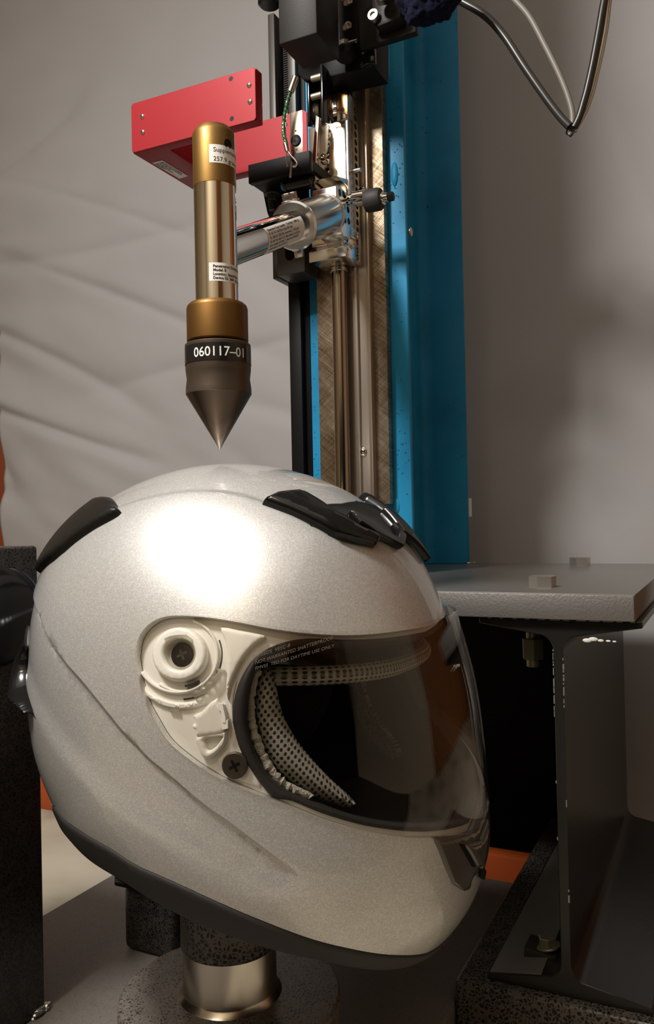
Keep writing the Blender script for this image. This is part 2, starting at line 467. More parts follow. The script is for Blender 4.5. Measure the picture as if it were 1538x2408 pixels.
build('reflected_cabinet_door', MB().box(.775, 1.11, RY0 + .20, RY0 + .22, .86, 1.99, .003), MT['wood'], wc)
structure('dark_reflection_panel', MB().box(RX0 + .01, RX1 - .01, RY0 + .001, RY0 + .03, -.029, .80, .002), MT['black_satin'], frame=W0)  # unseen dark panel added so the visor mirrors black
p_ = W0.on(1, RY1 - .03, 4, 1250)
structure('trim_1', MB().box(p_[0] - .16, p_[0] + .02, RY1 - .05, RY1 - .001, -.03, 1.6, .004), MT['orange'], frame=W0)

# backdrop sheet with folds
bu0, bu1 = mu(-2, 1150, 1.09), .05


def backdrop(i, j):
    u = bu0 + (bu1 - bu0) * i; z = -.028 + 1.75 * j
    if i == 0: pass
    x = (u - bu0); d = 0
    # long slack creases that fan out from the upper left, dying out towards the right
    k = max(0., 1 - x / .95) ** .8
    fan = (z - .95) * (1 - .35 * x) ; lowf = min(1., max(0., (1.05 - z) / .5)); upf = 1 - lowf
    q = Vector((x * 1.6, (z + x * (.45 * lowf - .12 * upf)) * 6.0, 3.1)); d += .011 * k * noise.fractal(q, .9, 2.1, 3)
    q = Vector((x * 3.0 + z, (z - x * .25) * 4.0, 9.0)); d += .007 * k * noise.fractal(q, .8, 2., 3)
    a = 1 - math.sqrt(noise.noise(Vector((x * 1.6, (z + x * .55) * 7, 5.))) ** 2 + .0016) * 2.6; d += .017 * k * lowf * max(0, a) ** 4
    a = 1 - math.sqrt(noise.noise(Vector((x * 1.2, (z - x * .15) * 6, 8.))) ** 2 + .0016) * 2.6; d += .008 * k * max(0, a) ** 4
    d += .006 * noise.noise(Vector((x * 2.2, z * .6, 1.7))) + .003 * noise.noise(Vector((x * 6, z * 2.5, 4)))
    edge = .004 * (1.3 - z) * 0
    return (u + edge, 1.09 + d + .03 * max(0, j - .8), z)


bd = tag(build('grey_backdrop', MB().grid(backdrop, 240, 400), MT['backdrop'], base=(bu0, 1.09, -.03), mode=1, smooth=120), 'wrinkled grey paper backdrop hanging behind the test machine', 'backdrop')
bd.modifiers.new('thickness', 'SOLIDIFY').thickness = .0006

# ================================================================== BASE
pb = tag(build('base_plate', MB().box(-.579, gz(1068, 2302, .018)[0] - .0005, -.02, .81, -.03, 0, .002), MT['plate_grey'], base=(-.34, .4, -.03)), 'dark grey mottled steel base plate under the round pedestal foot', 'base plate')
bx = gz(1068, 2302, .018)
bc = thing('base_channel', 'black hammertone steel box carrying the I-beam at the lower right', 'box beam', (bx[0] + .2, bx[1] + .2, 0))
build('channel_body', MB().box(bx[0], bx[0] + .62, bx[1], .957, -.03, .018, .0035, 3), MT['hammer_black'], bc)
tag(build('wooden_board', MB().box(-1.05, bx[0] - .001, .853, .873, -.03, .006, .001), MT['orange'], base=(-.5, .86, -.03)), 'orange painted board lying along the floor behind the machine', 'board')
tag(build('rear_steel_panel', MB().box(-.47, -.117, .960, .972, -.03, .283, .0008), MT['black_satin'], base=(-.3, .95, -.03)), 'upright black steel panel under the back edge of the silver shelf', 'panel')

tag(build('visor_darkening_mat', MB().box(-1.4, 1.40, -1.28, -.06, -.0298, -.022, .003), MT['rubber'], base=(0, -.6, -.03), frame=W0), 'unseen black mat added to darken the visor reflection', 'mat')  # out of view, added so the visor mirrors a dark floor
# pedestal
pc = M.loc(HF.o); pu, pv = pc[0], pc[1]
ped = thing('anvil_pedestal', 'round steel pedestal with mottled foot standing below the helmet', 'pedestal', (pu, pv, 0))
build('foot_disc', MB().lathe([(0, .072), (.001, .0738), (.042, .0738), (.044, .0722), (.044, .001)], (pu, pv, 0), seg=96), MT['hammer_grey'], ped)
o = build('steel_collar', MB().lathe([(.044, .0345), (.047, .0318), (.0485, .0312), (.077, .0310), (.077, .001)], (pu, pv, 0), seg=64), MT['steel'], ped)
build('painted_post', MB().lathe([(.0765, .0317), (.078, .0324), (.185, .0322), (.188, .031)], (pu, pv, 0), seg=64), MT['hammer_black'], ped)
# head form inside the helmet (only its dark neck and crown)
hfm = MB()


def headform(i, j):
    a = 2 * pi * i; t = j * pi; r = sin(t); z = .282 - .094 * cos(t)
    return (.022 + .072 * r * cos(a) - .012, .058 * r * sin(a), z)


hfm.grid(headform, 40, 24)
tag(build('head_form', hfm, MT['liner'], base=(0, 0, .188), frame=HF), 'black test head form inside the helmet on the pedestal', 'head form')

# block behind the pedestal
v0 = .553
blk = thing('rear_block', 'black hammertone block behind the pedestal with thin plate on top', 'block', (mu(345, 2200, v0), v0 + .02, 0))
bz = mz(345, 2092, v0)
build('block_body', MB().box(mu(289, 2200, v0), mu(408, 2200, v0), v0, v0 + .045, 0, bz, .006, 3), MT['hammer_post'], blk)
build('top_plate', MB().prism([(mu(278, 2080, v0) - .0, v0 - .006), (mu(420, 2100, v0), v0 - .006), (mu(420, 2100, v0), v0 + .05), (mu(286, 2080, v0), v0 + .05)], 2, bz, bz + .0085, .002), MT['black_gloss'], blk)

# left upright post with round knob
post = thing('upright_post', 'black steel post with mottled top behind the helmet at left', 'post', (-.53, .38, 0))
build('post_body', MB().box(-.60, -.4645, .25, .4605, 0, .3435, .0025, 3), MT['hammer_post'], post)
kv, kz = M.on(0, -.4645, 12, 1447)[1:]
kn = MB().lathe([(0, .0315), (.003, .0335), (.0085, .034), (.0105, .031), (.0125, .0235), (.013, .001)], (-.4650, kv - .006, kz), (1, 0, 0), 64)
build('knob', kn, MT['black_gloss'], post)
wl = MB()
for i in range(26):
    wl.sph((-.4655 + random.uniform(-.002, .003), .4605 + random.uniform(-.012, .002), random.uniform(0, .004)), random.uniform(.0015, .0034), (1, 1.5, .7), 8)
build('weld_bead', wl, MT['nut'], post)

# ================================================================== SHELF, BEAM
zt = .3030; zb = .2843
shelf = thing('shelf_plate', 'thick silver painted steel plate carrying the blue column', 'shelf', (-.2, .78, zb))
build('plate', MB().prism([(-.44, .66), (-.255, .66), (-.235, .5975), (-.06, .5975), (-.06, .978), (-.44, .978)], 2, zb, zt, .0012), MT['shelf'], shelf)
build('rough_cut_edge', MB().box(-.2345, -.0605, .5940, .5976, zb + .0003, zt - .0004, .0010), MT['shelf_edge'], shelf)
for (x, y, rr, hh) in ((1276, 1380, .0104, .0088), (1364, 1330, .0110, .0092)):
    p = gz(x, y, zt); build('bolt_head', MB().hexp((p[0], p[1], zt - .0005), (p[0], p[1], zt + hh), rr, .35), MT['nut'], shelf)


def ibeam(cx, zb0, zt0, wf, tw, te, tr, fr):
    """S-section with tapered flanges; te edge thickness, tr root thickness, fr fillet"""
    h = wf / 2; w = tw / 2; P = []
    half = [(-h, zt0), (-h, zt0 - te)]
    half += [(-h + (h - w - fr) * 1.0, zt0 - tr)]
    for k in range(1, 7):
        a = k / 6 * pi / 2; half.append((-w - fr + fr * sin(a), zt0 - tr - fr + fr * cos(a)))
    mid = [(x, zb0 + (zt0 - z)) for x, z in half[::-1]]
    L = half + mid
    return [(cx + x, z) for x, z in L] + [(cx - x, z) for x, z in L[::-1]]


bcx = -.1128
ib = thing('support_beam', 'black painted steel I-beam standing under the silver shelf plate', 'beam', (bcx, .75, .018))
build('beam_body', MB().prism(ibeam(bcx, .0182, .2842, .1135, .0068, .0045, .0115, .011), 1, .6000, .955, .0006, 1), MT['beam'], ib)
wft = .1135 / 2; fz0, fz1 = .0182 + .0045, .0182 + .0115
build('lit_flange_top', MB().prism([(bcx - wft + .0015, fz0 - .0010), (bcx - .0175, fz1 - .0012), (bcx - .0175, fz1 + .0003), (bcx - wft + .0015, fz0 + .0006)], 1, .6012, .952, .0002), mat('lit_flange_grey', (.125, .122, .112), .38, 0, bump=(200, .1, .0006)), ib)  # left flange painted paler to stand for the light on it
# bare wear along the cut edge of web and flange
we = MB()
for x_, za, zb_2 in ((-.0034, .215, .262), (.0034, .222, .256), (-.0034, .168, .171), (.0034, .152, .156), (.0034, .085, .093), (-.0034, .128, .130)):
    z_ = za
    while z_ < zb_2:
        L4 = random.uniform(.001, .006); we.box(bcx + x_ - .0004, bcx + x_ + random.uniform(.0001, .0006), .5993, .6006, z_, min(z_ + L4, zb_2 + .001), 0); z_ += L4 + random.uniform(.0004, .003)
for x_ in np.arange(-.05, .054, .009): we.box(bcx + x_, bcx + x_ + random.uniform(.002, .007), .5993, .6006, .2834, .2840, 0)
tag(build('worn_edge_marks', we, MT['beam_wear'], ib), None, None, kind='stuff')
p = muz(1392, 1506, .599); pp = MB()
for dx, dz, r in ((-.003, 0, .0022), (.001, .001, .0022), (.006, .0003, .0014), (.011, .0002, .0011), (.015, 0, .0009)): pp.sph((p[0] + dx, .598, p[1] + dz), r, (1.5, .5, .7), 8)
build('paint_glob', pp, MT['white_plastic'], ib)
nu_ = muz(1262, 1538, .66)
build('hex_nut', MB().hexp((nu_[0] - .003, .66, nu_[1] + .012), (nu_[0] - .003, .66, nu_[1] - .004), .0085, .2), MT['worn_nut'], ib)
build('bolt_shank', MB().cyl((nu_[0] - .003, .66, nu_[1] - .010), (nu_[0] - .003, .66, .2842), .005), MT['worn_nut'], ib)
# clamp on the lower flange
fz = .0182 + .0075
p = gz(1270, 2236, fz + .004)
cl = thing('beam_clamp', 'small black clamp wedge with yellowed hex bolt on lower beam flange', 'clamp', (p[0], p[1], fz))
pw = [gz(x, y, fz + .006) for x, y in ((1232, 2235), (1248, 2197), (1335, 2197), (1325, 2250))]
build('wedge', MB().prism([(pw[0][0], fz - .003), (pw[0][0] + .027, fz - .001), (pw[0][0] + .027, fz + .0035), (pw[0][0], fz + .0085)], 1, pw[0][1], pw[0][1] + .023, .0008), MT['charcoal'], cl)
pcx, pcy = pw[0][0] + .0155, pw[0][1] + .0115
build('washer', MB().cyl((pcx, pcy, fz + .0065), (pcx - .0003, pcy, fz + .0082), .0094), MT['worn_nut'], cl)
build('bolt_head', MB().hexp((pcx, pcy, fz + .008), (pcx - .0005, pcy, fz + .0142), .0066, .3), MT['worn_nut'], cl)

# ================================================================== DROP TOWER
VF, VR = .775, .972
ux0, ux1 = -.3935, -.2840
tower = thing('drop_tower', 'tall blue painted steel column with steel guide rail on its face', 'tower', ((ux0 + ux1) / 2, .87, zt))
cx_ = (ux0 + ux1) / 2; h = (ux1 - ux0) / 2
P = [(ux0, VF), (ux1, VF), (ux1, VF + .0055), (cx_ + .0045, VF + .014)]
pts = [(ux0, VF), (ux1, VF), (ux1, VF + .006)]
for k in range(7): a = k / 6 * pi / 2; pts.append((cx_ + .004 + .014 - .014 * sin(a), VF + .012 + .014 - .014 * cos(a)))
R_ = [(x, VF + VR - y) for x, y in pts[3:][::-1]] + [(ux1, VR - .006), (ux1, VR)]
right = pts[1:] + R_
left = [(2 * cx_ - x, y) for x, y in right[::-1]]
build('column', MB().prism(right + left, 2, zt, 1.25, .0008, 1), MT['blue'], tower)
# weld / grime at the foot
dr = MB(); random.seed(3)
for _ in range(70):
    z = random.choice([random.uniform(.33, 1.0), random.gauss(.72, .03), random.gauss(.44, .03)])
    dr.sph((random.uniform(mu(925, 700, VF), ux1 - .002), VF - .0002, z), random.uniform(.0003, .0009), (1, .8, random.uniform(1, 1.5)), 6)
for _ in range(26): dr.sph((random.uniform(ux0 + .0008, ux0 + .0065), VF - .0002, random.uniform(.38, .62)), random.uniform(.0004, .0008), (1, .8, 1.2), 6)
tag(build('paint_drips', dr, MT['blue'], tower), None, None, kind='stuff')
lump = MB(); p = muz(928, 410, VF)
lump.sph((p[0], VF, p[1]), .0045, (.9, .5, 2.8), 12)
build('paint_run', lump, MT['blue'], tower)
p = muz(932, 1190, VF); lump = MB(); lump.sph((p[0], VF, p[1]), .004, (1, .4, 2.0), 12)
build('paint_run', lump, MT['blue'], tower)
ws = MB()
for k in range(40): ws.sph((ux0 + (ux1 - ux0 + .004) * k / 39, VR + random.uniform(-.001, .002), zt + .0005), .0028, (1.2, 1, .6), 8)
for k in range(34): ws.sph((ux1 + random.uniform(-.001, .001), VR - .006 + .0002 * k, zt + .0005), .0026, (1, 1.2, .7), 8)
build('weld_seam', ws, MT['shelf'], tower)
pz = mz(915, 1185, .765)
bp0, bp1 = mu(747, 700, .765), mu(912, 900, .763)
bp = build('backing_plate', MB().box(bp0, bp1, .763, VF, pz, 1.20, .0006), MT['scratched'], tower)
# rail in the middle of the plate
r0, r1 = mu(777, 700, .752), mu(869, 700, .752)
g0 = mu(833, 700, .745)
rl = MB()
rl.box(r0, r1, .7545, .763, .31, 1.20, .0006)
rl.box(g0 - .003, g0 + .0005, .7505, .7545, .31, 1.20, .0004)
rl.box(r1 - .0035, r1, .7525, .7545, .31, 1.20, .0004)
build('guide_rail', rl, MT['rail'], tower)
ru = mu(801, 900, .742)
build('guide_rod', MB().cyl((ru, .7435, .31), (ru, .7435, 1.20), .0073, 40), MT['rod'], tower)
build('rod_spine', MB().box(ru - .0022, ru + .0022, .7475, .756, .31, 1.20, .0003), MT['rod'], tower)


def crosshead(parent, c, ax, r, dome, m, mi, nm='screw'):
    """round screw head with a recessed cross"""
    ax = Vector(ax).normalized(); c = Vector(c)
    o = build(nm, MB().lathe([(0, r), (dome * .35, r * .97), (dome * .75, r * .75), (dome, r * .35), (dome, .0001)], c, ax, 28), m, parent)
    q = ax.to_track_quat('Z', 'Y'); x = q @ Vector((1, 0, 0)); y = q @ Vector((0, 1, 0)); mb = MB()
    for a, b_ in ((x, y), (y, x)):
        L = r * .52; w_ = r * .13; t = ax * (dome + r * .02); P_ = [c + t + a * sx_ * L + b_ * sy_ * w_ for sx_, sy_ in ((-1, -1), (1, -1), (1, 1), (-1, 1))]
        mb.add(P_ + [p_ - ax * dome * .3 for p_ in P_], [(0, 1, 2, 3), (0, 4, 5, 1), (1, 5, 6, 2), (2, 6, 7, 3), (3, 7, 4, 0)])
    oo = build('cross_slot', mb, mi, None, base=parent['_b']); oo.parent = o; oo.location = (0, 0, 0); oo.rotation_euler = (0, 0, 0); oo['_b'] = parent['_b']
    return o


for x, y in ((852, 1062), (850, 446)):
    p = muz(x, y, .7525); crosshead(tower, (p[0], .7535, p[1]), (0, -1, 0), .0042, .0028, MT['chrome'], MT['black_metal'])
# screw standing out of the column side near the front flange
p = muz(962, 550, .79)
build('side_bolt', MB().cyl((ux1 - .002, .785, p[1]), (ux1 + .0015, .785, p[1]), .0016).lathe([(0, .0045), (.0012, .0045), (.0022, .003), (.0024, .0002)], (ux1 + .0005, .785, p[1]), (1, 0, 0), 24), MT['zinc'], tower)
# paper tag on the rear edge
tz0, tz1 = mz(1093, 1215, .973), mz(1093, 1172, .973)
build('paper_tag', MB().box(ux1 - .001, ux1 + .0032, .9725, .9732, tz0, tz1, 0), MT['paper'], tower)

# black rack rail on the left of the column
VA = .768
rack = thing('rack_rail', 'black vertical rail with toothed rack left of the blue column', 'rail', (mu(690, 900, VA), VA, zt))
zl = mz(676, 655, VA)
a0, a1, a2, a3, a4 = mu(641, 300, VA), mu(656, 300, VA), mu(681, 300, VA), mu(699, 300, VA), mu(722, 300, VA + .01)
low0, low1, low2 = mu(680, 800, VA), mu(708, 800, VA), mu(736, 800, VA + .012)
build('rail_body', MB().box(low0, low1, VA, VA + .03, zt, zl + .02, .0008).box(low1, ux0 - .0006, VA + .008, VA + .03, zt, 1.2, .0008).box(a1 - .001, low1, VA + .010, VA + .03, zl, 1.2, .0006), MT['black_satin'], rack)
build('outer_strip', MB().box(a0, a1, VA - .006, VA + .03, zl, mz(640, 40, VA), .0008), MT['charcoal'], rack)
build('inner_strip', MB().box(a2, a3, VA - .002, VA + .012, zl, 1.2, .0008), MT['charcoal'], rack)
tm = MB()
for z in np.arange(zl, 1.05, .0024): tm.box(a1 + .0055, a2, VA + .003, VA + .011, z, z + .0012, 0)
tag(build('rack_teeth', tm, MT['black_metal'], rack), 'fine toothed black rack strip', None, kind='stuff')

# ================================================================== DROP CARRIAGE
VC = .715
cg = thing('drop_carriage', 'polished aluminium drop carriage with lightening holes riding the rod', 'carriage', (mu(790, 620, VC), VC, mz(790, 632, VC)))
cu0, cu1 = mu(735, 600, VC), mu(822, 600, VC)
czb = mz(745, 617, VC); cz1 = mz(745, 430, VC)


def apply_bool(o, cutter):
    md = o.modifiers.new('b', 'BOOLEAN'); md.operation = 'DIFFERENCE'; md.object = cutter; md.solver = 'EXACT'; md.use_self = True
    bpy.context.view_layer.update()
    me = bpy.data.meshes.new_from_object(o.evaluated_get(bpy.context.evaluated_depsgraph_get()))
    o.modifiers.clear(); old = o.data; o.data = me; me.name = o.name; bpy.data.meshes.remove(old)
    bpy.data.objects.remove(cutter)
    me.shade_smooth(); me.set_sharp_from_angle(angle=radians(30))


VM = .690; VBK = .722; VBE = .7475
zz = lambda y: mz(760, y, VC)
mu0, mu1 = mu(735, 500, VM), mu(792, 500, VM)
fu1 = mu(822, 500, VBK)            # right side of the back unit
# foot: stepped profile below the arm
lower = MB().prism([(VC + .004, zz(536)), (VC - .001, zz(552)), (VC + .004, zz(560)), (VC + .004, zz(574)), (VC - .003, zz(590)), (VC - .003, zz(615)), (VBE, zz(612)), (VBE, zz(536))], 0, mu(729, 590, VC), fu1 + .0005, .0009)
lo = build('lower_block', lower, MT['alu'], cg)
ct = MB()
for y in (553, 571, 589, 606): ct.cyl((fu1 - .004, VBK + .016, mz(836, y, VBK + .016)), (fu1 + .006, VBK + .016, mz(836, y, VBK + .016)), .0029, 20, 0)
pq = M.on(1, VC - .003, 812, 566); ct.cyl((pq[0], VC - .008, pq[2]), (pq[0], VC + .012, pq[2]), .0022, 20, 0)
apply_bool(lo, build('cut', ct, MT['alu'], None, base=cg['_b']))
build('socket_boss', MB().lathe([(0, .0075), (.004, .0062), (.0055, .0052), (.0055, .0026), (.0, .0022)], (pq[0], VC + .004, pq[2]), (0, -1, 0), 32, False), MT['alu'], cg)
md_ = build('arm_block', MB().prism([(VM, mz(760, 542, VM)), (VBK + .001, mz(760, 552, VM)), (VBK + .001, mz(760, 436, VM) - .002), (VM + .004, mz(760, 437, VM)), (VM, mz(760, 443, VM))], 0, mu0, mu1, .0010), MT['alu'], cg)
ct = MB()
for r_i, y in enumerate((458, 489, 516)):
    for k_i in range(3):
        vv = VM + .0075 + k_i * .0085 + r_i * .001; zc_ = mz(805, y - (k_i - 1) * 3, VM + .016)
        ct.cyl((mu1 - .006, vv, zc_), (mu1 + .006, vv, zc_), .0032, 20, 0)
apply_bool(md_, build('cut', ct, MT['alu'], None, base=cg['_b']))
uz0, uz1 = zz(440), mz(800, 218, VBK)
us0 = mu(727, 350, VBK + .006)
up1 = build('back_web', MB().box(us0, fu1, VBK + .006, VBK + .012, zz(545), mz(770, 283, VBK), .0006), MT['alu_satin'], cg)
ct = MB()
for k_i, y in enumerate((300, 320, 340, 360, 380, 400)):
    for x, dy in ((760, 8), (770, 0)):
        pq = M.on(1, VBK + .006, x, y + dy); ct.cyl((pq[0], VBK + .002, pq[2]), (pq[0], VBK + .02, pq[2]), .0025, 18, 0)
apply_bool(up1, build('cut', ct, MT['alu'], None, base=cg['_b']))
fl0 = fu1 - .0035; cu1 = fu1 - .003
sl = build('side_flange', MB().prism([(VBK, zz(552)), (VBE, zz(552)), (VBE, mz(838, 232, VBE)), (VBK + .010, uz1), (VBK, uz1)], 0, fl0, fu1, .0006), MT['alu'], cg)
ct = MB()
for y in range(252, 540, 19):
    for vv, dy in ((VBK + .0075, 9), (VBK + .0185, 0)):
        if vv < VBK + .01 and y < 280: continue
        ct.cyl((fl0 - .003, vv, mz(833, y + dy, VBK + .012)), (fu1 + .006, vv, mz(833, y + dy, VBK + .012)), .0031, 18, 0)
apply_bool(sl, build('cut', ct, MT['alu'], None, base=cg['_b']))
build('shoulder', MB().prism([(VM + .006, zz(441)), (VBK + .008, zz(444)), (VBK + .008, zz(414)), (VBK + .003, zz(424))], 0, mu0, fu1 - .001, .0008), MT['alu'], cg)
tb = build('top_block', MB().box(mu(791, 250, VBK - .002), fu1 - .0004, VBK - .002, VBK + .012, mz(800, 285, VBK), uz1, .0010), MT['alu'], cg)
ib0, ib1 = mu(795, 250, VBK - .003), mu(818, 250, VBK - .003)
build('orange_reflection_face', MB().prism([(ib0, mz(796, 266, VBK)), (ib1 - .0007, mz(820, 273, VBK)), (ib1, mz(820, 226, VBK)), (ib0, mz(796, 222, VBK))], 1, VBK - .0030, VBK - .0018, .0003), MT['orange_reflection'], cg)  # thin face coloured as the orange reflection on the aluminium block
pq = M.on(1, VBK - .003, 806, 258); build('pin_hole', MB().cyl((pq[0], VBK - .0034, pq[2]), (pq[0], VBK - .0018, pq[2]), .0019, 24, .0001), MT['black_metal'], cg)
build('hook_block', MB().box(mu(738, 260, VBK), mu(790, 260, VBK), VBK + .002, VBK + .012, mz(770, 274, VBK), mz(770, 222, VBK), .001), MT['alu_satin'], cg)
build('cross_pin', MB().cyl((mu(762, 270, VBK - .004), VBK - .004, mz(775, 264, VBK)), (mu(792, 266, VBK - .004), VBK - .004, mz(785, 264, VBK)), .0022, 20), MT['chrome'], cg)
# slanting lever bar
lb = [muz(x, y, VC - .006) for x, y in ((736, 438), (747, 438), (757, 282), (749, 276))]
build('lever_bar', MB().prism(lb, 1, VC - .012, VC + .010, .0006), MT['alu'], cg)
pq = M.on(1, VC - .008, 738, 378)
build('hex_nut', MB().hexp((pq[0] + .001, VC - .004, pq[2]), (pq[0] - .0065, VC - .004, pq[2]), .0066, .5).cyl((pq[0] - .0095, VC - .004, pq[2]), (pq[0] - .004, VC - .004, pq[2]), .0028), MT['zinc'], cg)
pq = M.on(1, VC - .004, 762, 373)
build('pivot_bolt', MB().lathe([(0, .0056), (.002, .0056), (.003, .0048), (.004, .0035), (.0028, .002), (.0028, .0001)], (pq[0] - .001, VC - .003, pq[2]), (1, -.35, 0), 32), MT['chrome'], cg)
pq = M.on(1, VBK + .010, 826, 404); pq[0] = fu1 - .001
build('side_pin', MB().cyl(pq, pq + np.array([.0095, 0, 0]), .0024, 20), MT['steel'], cg)
# cross shaft, eye link and rubber roller towards the column
vs = .712
sh0 = np.array([mu1 - .001, vs, mz(800, 474, vs)]); rb = M.on(1, vs, 882, 470)
build('shaft', MB().lathe([(0, .0050), (.009, .0050), (.0092, .0064), (.020, .0064), (.021, .0055)], sh0, (1, 0, 0), 28), MT['chrome'], cg)
build('eye_link', MB().lathe([(0, .0055), (.003, .0068), (.0065, .0068), (.0085, .005)], (sh0[0] + .021, vs, sh0[2] - .001), (1, 0, 0), 24).sph((sh0[0] + .028, vs - .003, sh0[2] - .007), .004), MT['chrome'], cg)
build('roller', MB().lathe([(0, .0075), (.001, .0096), (.003, .0104), (.014, .0104), (.0165, .0092), (.0175, .0065)], (rb[0] - .010, vs, rb[2]), (1, 0, 0), 40), MT['rubber'], cg)
build('roller_axle', MB().cyl((sh0[0] + .012, vs, rb[2]), (rb[0] + .0135, vs, rb[2]), .0032, 20), MT['steel'], cg)
build('axle_nut', MB().lathe([(0, .006), (.0012, .006), (.0013, .0042), (.005, .0042), (.0055, .0035)], (rb[0] + .0075, vs, rb[2]), (1, 0, 0), 24), MT['chrome'], cg)
build('end_bolt', MB().hexp((rb[0] + .0125, vs, rb[2]), (rb[0] + .0185, vs, rb[2]), .0042), MT['black_metal'], cg)
build('rod_collar', MB().cyl((ru, .7435, zz(614)), (ru, .7435, zz(614) - .004), .0090), MT['alu_satin'], cg)

# arm, clamp
PEN_R = .01455
Bp0 = M.on(1, VM + .004, 768, 504); A = np.array([pu, pv, mz(535, 592, pv)]); A = A + (Bp0 - A) / np.linalg.norm(Bp0 - A) * .0055
Bp = M.on(1, VM + .004, 768, 504)
arm = thing('carriage_arm', 'polished round steel arm reaching from carriage clamp to the penetrator', 'arm', tuple(Bp))
build('arm_tube', MB().cyl(A, Bp, .0126, 64), MT['chrome'], arm)
ax = (Bp - A) / np.linalg.norm(Bp - A); L_ = np.linalg.norm(Bp - A)


def best_t(px, py):
    ts = np.linspace(0, 1, 200); w_ = [M.w(A + ax * L_ * t) for t in ts]
    d = [abs(((q - np.array([0, 0, CAMH])) @ rt) / ((q - np.array([0, 0, CAMH])) @ fw) * FPX + CX - px) for q in w_]
    return ts[int(np.argmin(d))] * L_


tc0, tc1 = best_t(690, 530), best_t(772, 504)
CR = .0192
build('clamp_sleeve', MB().lathe([(tc0, .0130), (tc0, CR - .0005), (tc0 + .002, CR + .0010), (tc0 + .004, CR + .0006), (tc0 + .005, CR - .0008), (tc1 + .002, CR - .0008), (tc1 + .004, .004)], A, ax, 72), MT['alu'], arm)
q_ = Vector(ax)
side = Vector((1, 0, 0)); side = (side - q_ * side.dot(q_)).normalized(); upv = q_.cross(side);
if upv.z < 0: upv = -upv
for nm, dd, sgn in (('clamp_screw', .010, 1), ('clamp_screw', .024, 1), ('clamp_screw', .010, -1)):
    c = Vector(A) + q_ * (tc0 + dd) + upv * CR * .97 * sgn - side * .004
    build(nm, MB().cyl(c, c + upv * sgn * .0018, .0052, 24).hexp(c + upv * sgn * .0018, c + upv * sgn * .0075, .0040, .4), MT['steel'], arm)


def wrap(base, axis, r, phi0, off=.00012):
    """label map: s around the cylinder, t along it; phi0 direction where s=0"""
    a = Vector(axis).normalized(); p = Vector(phi0); p = (p - a * p.dot(a)).normalized(); qn = a.cross(p)
    def f(s, t, o=0):
        an = s / r; return Vector(base) + a * t + (p * cos(an) + qn * sin(an)) * (r + off + o)
    return f


# arm label: text runs along the arm, lines stack round it
tow = Vector((0, -1, 0.0)); tow = (tow - q_ * tow.dot(q_)).normalized()   # side of the tube facing the camera
camL = Vector(M.loc([0, 0, CAMH])); mid = Vector(A) + q_ * (tc0 * .55); tow = (camL - mid); tow = (tow - q_ * tow.dot(q_)).normalized()
fa = wrap(A, q_, .0126, tow)
l0, l1 = best_t(600, 570) - .004, best_t(690, 530) - .007
sgn = 1 if (fa(.003, 0) - fa(0, 0)).z > 0 else -1
lab = MB().grid(lambda i, j: fa(sgn * (-.0155 + .0215 * j), l0 + (l1 - l0) * i), 10, 24)
lbo = build('arm_label', lab, MT['paper'], arm, mode=1)
tx = MB(); lines = ['Penetration Drop Assembly - Total Mass: 2.9886 Kg', 'ID: 367 SN: 1500 (Pisco Drop): 803.4 gms', 'ID: 368 SN: 3580 (Pen drop mass): 1,742.8 gms', 'ID: 401 SN: 060117-01 (Pen Striker): 614.0 gms', 'Date Verified: 8/19/2017   Date Due: 8/19/2022', 'Verified Against: ANSI Z-87-2015']
for k, t_ in enumerate(lines):
    lettering(tx, t_, lambda s, t: fa(sgn * t, s, .00008), .0019, l0 + .0035, .0025 - .0029 * k, .012 if k else .03, width=(l1 - l0) * [.85, .62, .78, .80, .78, .5][k])
build('arm_label_print', tx, MT['ink'], arm, mode=1)
fs = wrap(A, q_, CR - .0008, tow)
s2 = 1 if (fs(.003, 0) - fs(0, 0)).z > 0 else -1
lm = tc1 - .010
build('clamp_label', MB().grid(lambda i, j: fs(s2 * (-.019 + .045 * j), lm + .0075 * i), 4, 30), MT['paper'], arm, mode=1)
tx = MB()
for k, t_ in enumerate(['Carlos Piston:', '813.4 grams']): lettering(tx, t_, lambda s, t: fs(-s2 * s, lm + t, .00008), .0022, -.016 + .004 * k, .0045 - .0032 * k, .02)
build('clamp_label_print', tx, MT['ink'], arm, mode=1)

# ================================================================== PENETRATOR
def pz_(y): return M.on(1, pv, 505 + (y - 310) * .0212, y)[2]


tipz = pz_(1057)
pen = thing('penetrator', 'bronze and chrome pointed steel striker hanging above the helmet crown', 'striker', (pu, pv, tipz))
k = .56 * .987 / FPX
z = {n_: pz_(n_) for n_ in (306, 320, 445, 705, 718, 806, 811, 928)}
PR = lambda px: px * .5 * .56 / FPX * 1.0
R1, R2, R3, R4 = PR(101), PR(100), PR(144), PR(154)
B0 = (pu, pv, 0)
b_c = lambda a: a
build('cone_point', MB().lathe([(tipz, .00015), (tipz + .0006, .0005), (z[928] - .0002, R4 - .0002), (z[928], R4)], B0, seg=96), MT['tip'], pen)
h9 = z[811] - z[928]
build('cone_body', MB().lathe([(z[928], R4), (z[928] + h9 * .12, R4 - .0001), (z[928] + h9 * .30, R4 - .0009), (z[928] + h9 * .42, R4 - .0004), (z[928] + h9 * .50, R4 - .0001), (z[811] - .0006, R4), (z[811], R4 - .0006), (z[811], R3 * .6)], B0, seg=96), MT['gunmetal'], pen)
build('bronze_ring', MB().lathe([(z[806], R3 - .0008), (z[806] + .0008, R3), (z[718] - .003, R3), (z[718] - .001, R3 - .0006), (z[718] + .0005, R3 - .0022), (z[718] + .001, R2 * .9)], B0, seg=96), MT['bronze_dark'], pen)
